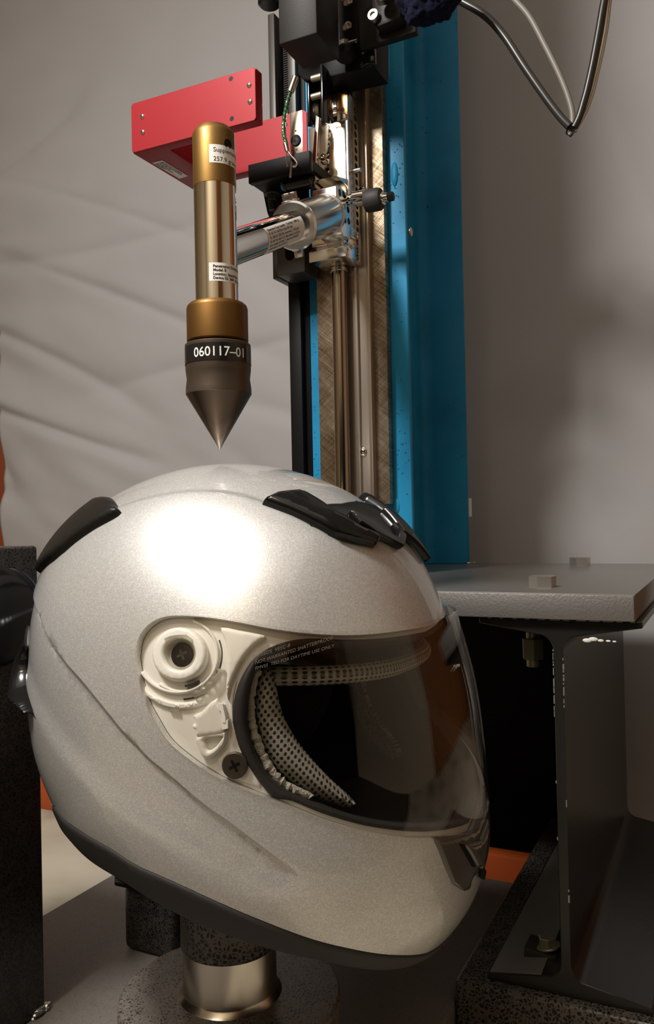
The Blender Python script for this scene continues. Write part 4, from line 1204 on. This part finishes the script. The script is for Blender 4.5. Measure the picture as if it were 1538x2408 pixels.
def patch(name, px, m, off_o, off_i, step=.02, smooth=3, sides=(-1, 1), holes=(), param=None, bevel=None, parent=None, closed_smooth=True, uv=None, rimw=.012, far=False):
    L = hhit(px) if param is None else param
    if smooth > 1: L = smoothpoly(L, smooth)
    rL = np.hypot(L[:, 0], L[:, 1])
    if rL.mean() > 1.0 and rL.min() > .97:      # outline lies wholly beyond the centre line: build it on the far side
        L = L / rL[:, None] * np.minimum(2 - rL, .999)[:, None]; sides = (1,)
    L = densify(L, step * .8); H_ = [densify(smoothpoly(hhit(h), 3) if len(h) > 4 else hhit(h), step * .8) for h in holes]
    loops = [L] + H_; R = np.hypot(L[:, 0], L[:, 1]).max()
    if R > 1: loops.append(rim)
    def keep(Q):
        k = inside(Q, L) & (np.hypot(Q[:, 0], Q[:, 1]) < .99999)
        for h in H_: k &= ~inside(Q, h)
        return k
    ex = []
    if bevel is not None:
        for Q_ in [L] + H_: ex += inset_pts(Q_, (rimw * .12, rimw * .4, rimw), keep)
    V, F = cdt(loops, step, keep, pts_extra=ex); qq = np.hypot(V[:, 0], V[:, 1]); s_ = qq > .9985; V[s_] /= qq[s_][:, None]
    oo = off_o(V, L) if callable(off_o) else np.full(len(V), float(off_o))
    if bevel:   # round the rim: height falls to the base along the outline
        Lc = np.vstack([L, L[:1]]); dh = [np.abs(dist_line(V, np.vstack([h, h[:1]]))) for h in H_]; inn = L[np.hypot(L[:, 0], L[:, 1]) <= 1.0]
        d = np.abs(dist_line(V, Lc)); d[s_] = 9 if R > 1 else d[s_]
        for x_ in dh: d = np.minimum(d, x_)
        oo = bevel + (oo - bevel) * np.sqrt(np.clip(1 - (1 - np.clip(d / rimw, 0, 1)) ** 2, 0, 1)) if not callable(bevel) else oo
    if R <= 1 and len(sides) == 2:      # two separate pieces: one part on each side of the helmet
        sides = (-1,)
        if far:
            of = build(name, shellmesh(V, F, oo, off_i, (1,), uv), m, helmet, mode=1); weld(of)
    o_ = build(name, shellmesh(V, F, oo, off_i, sides, uv), m, parent or helmet, mode=1)
    if R > 1: weld(o_)
    else:
        o_.data.shade_smooth(); o_.data.set_sharp_from_angle(angle=radians(38))
    if parent: o_.location = (0, 0, 0)
    return o_


# black rubber trim along the neck edge
lowpx = [(122, 1905), (140, 1945), (175, 1985), (250, 2048), (330, 2098), (450, 2164), (560, 2207), (700, 2247), (800, 2269), (900, 2280), (985, 2268), (1020, 2250)]
nl = hhit(lowpx); nl = np.vstack([outw(nl[0] + (nl[0] - nl[1]) * .5, 1.2), nl, outw(nl[-1] + (nl[-1] - nl[-2]) * .5, 1.2)])
nl_d = np.vstack([nl[0], densify(smoothpoly(nl[1:-1], 4, False), .012, False), nl[-1]])
trim_poly = np.vstack([neck, nl_d[::-1]])
tr_ = patch('neck_trim', None, MT['rubber'], .0012, -.010, .014, 1, (-1, 1), param=trim_poly, bevel=-.002, rimw=.01)

# black inner liner with the eye opening
EYE_PX = [(596, 1580), (612, 1545), (650, 1520), (730, 1508), (850, 1512), (950, 1504), (1040, 1488), (1070, 1478)]
EYE_LO = [(1150, 1905), (1105, 1925), (1040, 1940), (960, 1943), (860, 1930), (760, 1902), (690, 1876), (640, 1845), (606, 1800), (585, 1750), (575, 1700), (580, 1640)]
et = hhit(EYE_PX); el = hhit(EYE_LO)
eye = densify(np.vstack([smoothpoly(et, 3, False), outw(et[-1], 1.25), outw(el[0], 1.25), smoothpoly(el, 3, False)]), .014)
def keep_lin(Q): return (np.hypot(Q[:, 0], Q[:, 1]) < .99999) & ~inside(Q, eye) & ~inside(Q, neckpoly)
V3, F3 = cdt([rim, eye, neckpoly], .03, keep_lin); q3 = np.hypot(V3[:, 0], V3[:, 1]); s3 = q3 > .9985; V3[s3] /= q3[s3][:, None]
ln = build('inner_liner', shellmesh(V3, F3, -.012, -.026, (-1, 1)), MT['liner'], helmet, mode=1); weld(ln)

# black sheet added across the neck opening to keep the inside dark
nc = hsurf(densify(neck[1:-1], .03, False), -1, -.014); ncm = MB(); nn_ = len(nc); KK = 12
ncm.add([(p[0], p[1] * (1 - 2 * k_ / KK), p[2] + .012 + .010 * sin(pi * k_ / KK)) for p in nc for k_ in range(KK + 1)],
        [(i * (KK + 1) + k_, i * (KK + 1) + k_ + 1, (i + 1) * (KK + 1) + k_ + 1, (i + 1) * (KK + 1) + k_) for i in range(nn_ - 1) for k_ in range(KK)])
build('neck_blocker', ncm, MT['liner'], helmet, mode=1)

# rubber gasket round the eye port
GO_PX = [(542, 1700), (546, 1648), (564, 1594), (600, 1543), (655, 1512), (730, 1498), (850, 1500), (950, 1492), (1040, 1476), (1075, 1466)]
GO_LO = [(1158, 1918), (1110, 1940), (1060, 1953), (960, 1957), (860, 1944), (760, 1917), (690, 1890), (641, 1880), (612, 1850), (580, 1806), (556, 1757)]
gt = hhit(GO_PX); gl = hhit(GO_LO)
go = np.vstack([smoothpoly(gt, 3, False), outw(gt[-1], 1.2), outw(gl[0], 1.2), smoothpoly(gl, 3, False)])
eye_in = densify(eye, .01)
def gasket():
    L = densify(go, .012)
    def keep(Q): return inside(Q, L) & ~inside(Q, eye_in) & (np.hypot(Q[:, 0], Q[:, 1]) < .99999)
    V, F = cdt([L, eye_in, rim], .014, keep, pts_extra=inset_pts(L, (.004, .012, .028), keep) + inset_pts(eye_in, (.004, .012, .028), keep)); q = np.hypot(V[:, 0], V[:, 1]); s_ = q > .9985; V[s_] /= q[s_][:, None]
    d = np.minimum(np.abs(dist_line(V, np.vstack([L, L[:1]]))), np.abs(dist_line(V, np.vstack([eye_in, eye_in[:1]]))))
    o = build('eye_port_gasket', shellmesh(V, F, -.0045 + .0030 * np.sqrt(np.clip(1 - (1 - np.clip(d / .03, 0, 1)) ** 2, 0, 1)), -.016, (-1, 1)), MT['rubber'], helmet, mode=1); weld(o); return o
gasket()

# lining rim of the port: pale ledge of the shell that carries the visor seal
LED_O = cut
def ledge():
    inner = densify(go, .012)
    def keep(Q): return inside(Q, cut) & ~inside(Q, inner) & (np.hypot(Q[:, 0], Q[:, 1]) < .99999)
    V, F = cdt([cut, inner, rim], .016, keep); q = np.hypot(V[:, 0], V[:, 1]); s_ = q > .9985; V[s_] /= q[s_][:, None]
    o = build('port_ledge', shellmesh(V, F, -.0050, -.0065, (-1, 1)), MT['white_plastic'], helmet, mode=1); weld(o); return o
led = ledge()

# ivory visor mount with its pockets, hub, arcs, latch
POD = [(626, 1495), (600, 1514), (571, 1545), (550, 1585), (538, 1620), (537, 1660), (546, 1713), (562, 1759), (589, 1807), (617, 1858), (612, 1866), (583, 1858), (530, 1838), (477, 1811), (429, 1772), (389, 1728), (357, 1680), (335, 1630), (323, 1580), (322, 1540), (330, 1506), (346, 1482), (370, 1463), (405, 1454), (450, 1456), (530, 1469), (610, 1486)]
circ = lambda cx_, cy_, r, n_=28, a0=0., a1=360.: [(cx_ + r * cos(radians(a)), cy_ - r * sin(radians(a))) for a in np.linspace(a0, a1, n_, endpoint=(a1 - a0 != 360))]
def ring_px(cx_, cy_, r0, r1, a0, a1, n_=20): return circ(cx_, cy_, r1, n_, a0, a1) + circ(cx_, cy_, r0, n_, a0, a1)[::-1]
hub = (418, 1538)
pods = []
# floor of the mount, then the raised top skin with openings
floor_ = patch('visor_mount', POD, MT['white_plastic'], -.0068, -.0095, .02, 2, (-1, 1))
floor_['label'] = 'ivory plastic visor pivot mount'


def pp_(name, px, m, o, i, holes=(), step=.012, smooth=1, bevel=None, rimw=.010):
    rimw = min(rimw, .008)
    x = patch(name, px, m, o, i, .0055, smooth, (-1, 1), holes, bevel=bevel, rimw=rimw)
    x.parent = floor_; return x


# broad upper land on the right of the hub, reaching the tip
land = [(626, 1496), (598, 1516), (570, 1548), (549, 1588), (537, 1622), (532, 1648), (528, 1616), (531, 1580), (532, 1545), (526, 1505), (514, 1472), (560, 1479), (610, 1488)]
pp_('raised_land', land, MT['white_plastic'], -.0015, -.0068, bevel=-.004, smooth=2)
# ring around the hub
pp_('outer_arc', ring_px(*hub, 84, 93, -128, 72, 40), MT['white_plastic'], -.0028, -.0068, bevel=-.005, rimw=.02)
pp_('hub_ring', circ(*hub, 66), MT['white_plastic'], -.0005, -.0068, holes=[circ(hub[0] + 1, hub[1], 36)], bevel=-.0035, rimw=.05)
pp_('hub_bore', circ(hub[0] + 1, hub[1], 41), MT['clear'], -.0022, -.0062, holes=[circ(hub[0] + 1, hub[1], 30)], bevel=-.004, rimw=.02)
pp_('bayonet_lug', [(388, 1502), (402, 1496), (425, 1493), (440, 1493), (452, 1503), (450, 1508), (430, 1500), (405, 1502), (390, 1508)], MT['clear'], .0008, -.004)
pp_('lower_arc', ring_px(hub[0] - 8, hub[1] - 10, 96, 106, -150, -52, 26), MT['white_plastic'], -.0022, -.0068, bevel=-.005, rimw=.02)
pp_('outer_track', ring_px(hub[0], hub[1] - 2, 118, 134, -150, -62, 26), MT['white_plastic'], -.0028, -.0068, bevel=-.005, rimw=.03)
pp_('slide_slot', ring_px(hub[0], hub[1], 96, 100, -28, 22, 16), MT['charcoal'], -.0050, -.0068)
pp_('slide_slot', ring_px(hub[0], hub[1] - 4, 62 + 16, 66 + 17, -82, -58, 8), MT['charcoal'], -.0025, -.0068)
pp_('slide_slot', ring_px(hub[0], hub[1] - 2, 108, 112, -88, -56, 10), MT['charcoal'], -.0045, -.0068)
# clear toothed rack
rk = []
for a in np.linspace(-74, -20, 61):
    f = (a + 74) / 54 * 5; w_ = 91 + 5.5 * (abs((f % 1) - .5) * 2) ** 1.5; rk.append((hub[0] + 3 + w_ * cos(radians(a)), hub[1] - w_ * sin(radians(a))))
rk += [(hub[0] + 3 + 112 * cos(radians(a)) * .99, hub[1] - 108 * sin(radians(a))) for a in np.linspace(-20, -74, 16)]
pp_('ratchet_rack', rk, MT['clear'], -.0008, -.0055, bevel=-.003, rimw=.012)
pp_('clear_stop', [(387, 1664), (391, 1672), (413, 1676), (414, 1670), (392, 1666)], MT['clear'], -.003, -.0062)
# latch body, tabs and loop
latch = [(470, 1675), (492, 1652), (508, 1642), (515, 1655), (524, 1658), (530, 1690), (529, 1712), (522, 1727), (470, 1735), (458, 1734), (456, 1718), (450, 1716), (449, 1705), (456, 1703), (454, 1693), (449, 1690), (452, 1683)]
pp_('latch_slide', latch, MT['white_plastic'], -.0008, -.0068, bevel=-.003, rimw=.008)
loop_o = [(459, 1733), (461, 1755), (468, 1776), (480, 1787), (495, 1783), (513, 1767), (526, 1747), (529, 1725), (522, 1722)]
loop_i = [(477, 1738), (478, 1752), (483, 1766), (492, 1766), (505, 1757), (515, 1744), (519, 1733)]
pp_('latch_loop', loop_o, MT['white_plastic'], -.0010, -.0060, holes=[loop_i], bevel=-.003, rimw=.008, smooth=2)
pp_('latch_rail', [(513, 1652), (524, 1655), (531, 1688), (530, 1700), (524, 1698), (520, 1672), (514, 1668)], MT['white_plastic'], .0006, -.0015)
pp_('latch_tab', [(522, 1693), (536, 1693), (536, 1713), (523, 1716)], MT['white_plastic'], .0003, -.0060)
pp_('lower_land', [(557, 1590), (546, 1640), (545, 1690), (560, 1740), (588, 1800), (614, 1856), (590, 1854), (545, 1838), (520, 1815), (505, 1790), (530, 1765), (536, 1730), (538, 1700), (534, 1660), (540, 1620)], MT['white_plastic'], -.0040, -.0068, smooth=2, bevel=-.0055, rimw=.02)


def hframe(px, off=0.):
    Q = hhit([px]); P = hsurf(Q, -1, np.array([off]))[0]; n_ = hnorm(hsurf(Q, -1))[0]; return P, n_


def hscrew(px, r, off, m, nm, h_):
    P, n_ = hframe(px, off); n_ = Vector(n_); o_ = build(nm, MB().lathe([(0, r), (h_ * .8, r), (h_, r * .92), (h_, .0001)], P, n_, 40), m, helmet)
    q = n_.to_track_quat('Z', 'Y'); x, y = q @ Vector((cos(.5), sin(.5), 0)), q @ Vector((-sin(.5), cos(.5), 0)); mb = MB(); c = Vector(P) + n_ * (h_ + .00012)
    for a, b_ in ((x, y), (y, x)):
        mb.add([c + a * sx_ * r * .48 + b_ * sy_ * r * .10 for sx_, sy_ in ((-1, -1), (1, -1), (1, 1), (-1, 1))], [(0, 1, 2, 3)])
    s = build('cross_slot', mb, MT['charcoal'] if nm == 'pivot_screw' else MT['black_metal'], helmet, mode=1); s.parent = o_


hscrew((419, 1537), .0064, -.0052, MT['black_satin'], 'pivot_screw', .0012)
hscrew((549, 1803), .0066, -.0042, mat('dark_brown_screw', (.075, .062, .05), .5, .6), 'mount_screw', .0024)

# vents and spoilers, glossy black
VR_ = [(88, 1352), (100, 1325), (112, 1290), (112, 1268), (125, 1252), (148, 1236), (180, 1219), (220, 1203), (262, 1193), (277, 1196), (286, 1206), (268, 1220), (225, 1243), (180, 1274), (130, 1316)]
def rear_push(L):  # let the rear vent run on over the silhouette towards the centre line
    out = []
    for p in L: out.append(p)
    return np.array(out)
vr = hhit(VR_); vr2 = vr.copy()
for i in range(1, 9):
    r_ = np.hypot(*vr[i]); vr2[i] = vr[i] / r_ * min(.985, r_ + (.10 if i < 7 else (.07, .03)[i - 7]))
def vr_off(V, L): return np.full(len(V), .0055)
patch('rear_top_vent', None, MT['black_semi'], vr_off, -.001, .014, 2, (-1, 1), param=vr2, bevel=.0005, rimw=.016, far=True)
ve = smoothpoly(hhit([(84, 1688), (72, 1655), (61, 1612), (56, 1575), (56, 1545), (60, 1520)]), 5, False)
ve2 = np.vstack([ve, [p / np.hypot(*p) * min(.99, np.hypot(*p) + .13) for p in ve[::-1]]])
ztip = hsurf(hhit([(60, 1640)]))[0][2]
def ve_off(V, L):
    P = hsurf(V); q = np.hypot(V[:, 0], V[:, 1]); zc = P[:, 2]; t = np.clip(1 - (zc - ztip) / .035, 0, 1) * np.clip(1 + (zc - ztip) / .016, 0, 1); return .001 + .013 * t
patch('rear_exhaust_vent', None, MT['black_gloss'], ve_off, -.001, .007, 1, (-1, 1), param=ve2, bevel=.0004, rimw=.05)
bl = [(617, 1187), (650, 1171), (700, 1166), (722, 1174), (752, 1192), (780, 1212), (812, 1232), (845, 1250), (882, 1266), (885, 1280), (876, 1290), (835, 1280), (785, 1265), (735, 1237), (685, 1212), (645, 1197)]
def bl_off(V, L): return np.full(len(V), .0062)
patch('brow_vent_wing', bl, MT['black_gloss'], bl_off, -.001, .014, 1, (-1, 1), bevel=.0008, rimw=.014, far=True)
cin = hhit([(748, 1189), (800, 1186), (880, 1186), (905, 1200)]); cin = np.vstack([cin, outw(cin[-1], 1.15)])
cl2 = hhit([(996, 1330), (965, 1303), (925, 1275), (885, 1262), (835, 1240), (790, 1212)]); cl2 = np.vstack([outw(cl2[0], 1.15), cl2])
patch('brow_intake', None, MT['black_gloss'], .0014, -.001, .016, 1, (-1, 1), param=np.vstack([cin, cl2]), bevel=.0002, rimw=.01)
patch('intake_fin', [(892, 1206), (902, 1207), (940, 1248), (998, 1315), (996, 1322), (935, 1262)], MT['black_gloss'], .0060, .001, .014, 1, (-1, 1), bevel=.0015, rimw=.005)
patch('intake_fin', [(814, 1213), (822, 1212), (860, 1236), (884, 1254), (940, 1282), (990, 1325), (975, 1318), (915, 1284), (870, 1262), (838, 1240)], MT['black_gloss'], .0052, .001, .014, 1, (-1, 1), bevel=.0015, rimw=.005)
# dimple ahead of the crown line
c1_ = hhit([(1016, 1966), (1060, 1964), (1105, 1952), (1145, 1935)]); c1_ = np.vstack([c1_, outw(c1_[-1], 1.2)])
c2_ = hhit([(1136, 2052), (1112, 2058), (1106, 2070), (1102, 2090), (1090, 2095), (1062, 2078), (1046, 2040), (1032, 2003)]); c2_ = np.vstack([outw(c2_[0], 1.2), c2_])
patch('chin_vent', None, MT['smoke_gloss'], .0016, -.001, .014, 1, (-1, 1), param=np.vstack([c1_, c2_]), bevel=.0002, rimw=.012)
c1_ = hhit([(1082, 1985), (1110, 1979), (1140, 1966)]); c1_ = np.vstack([c1_, outw(c1_[-1], 1.2)])
c2_ = hhit([(1140, 2048), (1124, 2040), (1111, 2036), (1098, 2012)]); c2_ = np.vstack([outw(c2_[0], 1.2), c2_])
patch('chin_vent_shutter', None, MT['smoke_gloss'], .0042, .001, .014, 1, (-1, 1), param=np.vstack([c1_, c2_]), bevel=.0020, rimw=.012)
patch('chin_slot', [(1074, 1983), (1083, 1984), (1112, 2034), (1105, 2037)], MT['liner'], .0024, -.001, .014, 1, (-1, 1))
patch('chin_slot', [(1115, 2037), (1134, 2047), (1130, 2066), (1121, 2060)], MT['liner'], .0026, -.001, .014, 1, (-1, 1))

# ---- padding behind the opening
near_pad = [(583, 1690), (584, 1630), (597, 1590), (618, 1568), (640, 1575), (655, 1620), (668, 1680), (702, 1742), (752, 1800), (812, 1852), (862, 1886), (880, 1908), (850, 1920), (750, 1898), (685, 1868), (635, 1826), (604, 1770)]
npq = smoothpoly(hhit(near_pad), 3)
def pad_off(V, L):
    Lc = np.vstack([L, L[:1]]); d = np.abs(dist_line(V, Lc)); return -.022 + .012 * np.sqrt(np.clip(1 - (1 - np.clip(d / .10, 0, 1)) ** 2, 0, 1))
padn = patch('cheek_pad', None, MT['mesh'], pad_off, -.036, .014, 1, (-1,), param=npq, uv=52)
padn['label'] = 'grey perforated mesh cheek pad'
# frayed welt between gasket and pad
wl_ = hsurf(smoothpoly(hhit([(606, 1572), (588, 1610), (582, 1660), (586, 1710), (598, 1755), (618, 1800), (648, 1842), (690, 1868), (740, 1888)]), 6, False), -1, -.0125)
wl_ = [p + np.array([0, random.uniform(-.0006, .0006), random.uniform(-.0006, .0006)]) for p in wl_]
build('pad_welt', MB().tube(wl_, [.0022 + random.uniform(-.0005, .0006) for _ in wl_], 10), mat('frayed_grey_binding', (.42, .40, .34), .6, bump=(900, 1., .002)), helmet)
far_pad = side_px([(822, 1572), (878, 1575), (884, 1620), (905, 1665), (945, 1705), (985, 1738), (1000, 1760), (984, 1790), (945, 1778), (905, 1748), (870, 1705), (840, 1650)], .090)
padf = patch('cheek_pad', None, MT['mesh'], -.033, -.037, .02, 3, (1,), param=far_pad, uv=52)
# brow roll: follows the inside of the shell from the near side round the front to the far side
zb_ = HF.on(1, 0., 900, 1556)[2]
path = []
for a in np.linspace(-1, 1, 41):
    yy = a * (HW - .030); lo_, hi_ = 0., .2
    for _ in range(26):
        md = (lo_ + hi_) / 2; p = np.array([[HC[0] + md, yy * (HW / (HW - .030)), zb_]])
        if HG(p)[0] < 0: lo_ = md
        else: hi_ = md
    path.append((HC[0] + lo_ - .026 * (1 - .6 * abs(a)), yy, zb_ + .004 * abs(a)))
brl = MB().tube(path, .0052, 20); brl.uv = [(i // 20 * 1.7, (i % 20) * .6) for i in range(len(brl.V))]
build('brow_pad', brl, MT['mesh'], helmet)

# ---- clear visor
vt = hhit([(320, 1545), (326, 1505), (343, 1477), (370, 1456), (405, 1447), (470, 1448), (560, 1460), (650, 1474), (760, 1486), (860, 1486), (950, 1476), (1010, 1464), (1045, 1453)])
vp = np.vstack([smoothpoly(vt, 4, False), outw(vt[-1], 1.2), outw(clow[2], 1.2), smoothpoly(hhit([(1158, 1930), (1120, 1950), (1060, 1962), (960, 1965), (860, 1950), (760, 1923), (660, 1884), (560, 1847), (500, 1819), (430, 1771), (380, 1719), (347, 1660), (328, 1600)]), 4, False)])
ztop, zlow = hsurf(hhit([(1040, 1455)]))[0][2], hsurf(hhit([(1150, 1900)]))[0][2]


def vis_off(V, L=None):
    q = np.hypot(V[:, 0], V[:, 1]); P = hsurf(V); f = np.clip((P[:, 2] - zlow) / (ztop - zlow), 0, 1)
    # stands proud of the shell in front, flush with it beside the pivots
    return .0012 + sstep((q - .45) / .5) * (.0015 + .0065 * f ** .8)


vis = patch('clear_visor', None, MT['visor'], lambda V, L: vis_off(V), 0, .018, 1, (-1, 1), param=vp)
# rebuild as thin two-skinned sheet: inner skin follows the outer one
def thin_visor():
    L = densify(vp, .014)
    def keep(Q): return inside(Q, L) & (np.hypot(Q[:, 0], Q[:, 1]) < .99999)
    V, F = cdt([L, rim], .018, keep); q = np.hypot(V[:, 0], V[:, 1]); s_ = q > .9985; V[s_] /= q[s_][:, None]
    d = np.abs(dist_line(V, np.vstack([L, L[:1]])))
    o = vis_off(V); return shellmesh(V, F, o, o - .0018, (-1, 1))
bpy.data.objects.remove(vis)
vis = build('clear_visor', thin_visor(), MT['visor'], helmet, mode=1); weld(vis); vis['label'] = 'clear visor with moulded lettering'

# moulded lettering on the visor
def vtext(mb, txt, x0, y0, x1, y1, size):
    V, F = font_mesh(txt, -.012); wd = V[:, 0].max(); dx, dy = (x1 - x0) / wd, (y1 - y0) / wd
    px = np.stack([x0 + V[:, 0] * dx + V[:, 1] * size * .15, y0 + V[:, 0] * dy - V[:, 1] * size / .73], -1)
    Q = hhit(px); P = hsurf(Q, -1, vis_off(Q) + .0003); mb.add(P, F)


tx = MB()
vtext(tx, 'US-36', 590, 1537, 617, 1529, 9)
vtext(tx, 'EXCEEDS  VESC-8', 592, 1550, 680, 1522, 9)
vtext(tx, 'NOT WARRANTED SHATTERPROOF', 600, 1563, 777, 1506, 9)
vtext(tx, 'FMVSS  TED FOR DAYTIME USE ONLY', 600, 1576, 780, 1524, 8)
build('visor_lettering', tx, mat('moulded_clear_letters', (.20, .185, .16), .15), helmet, mode=1).parent = vis

for o_ in bpy.data.objects:
    if '_b' in o_: del o_['_b']
print('tris', sum(len(o_.data.polygons) for o_ in bpy.data.objects if o_.type == 'MESH'))
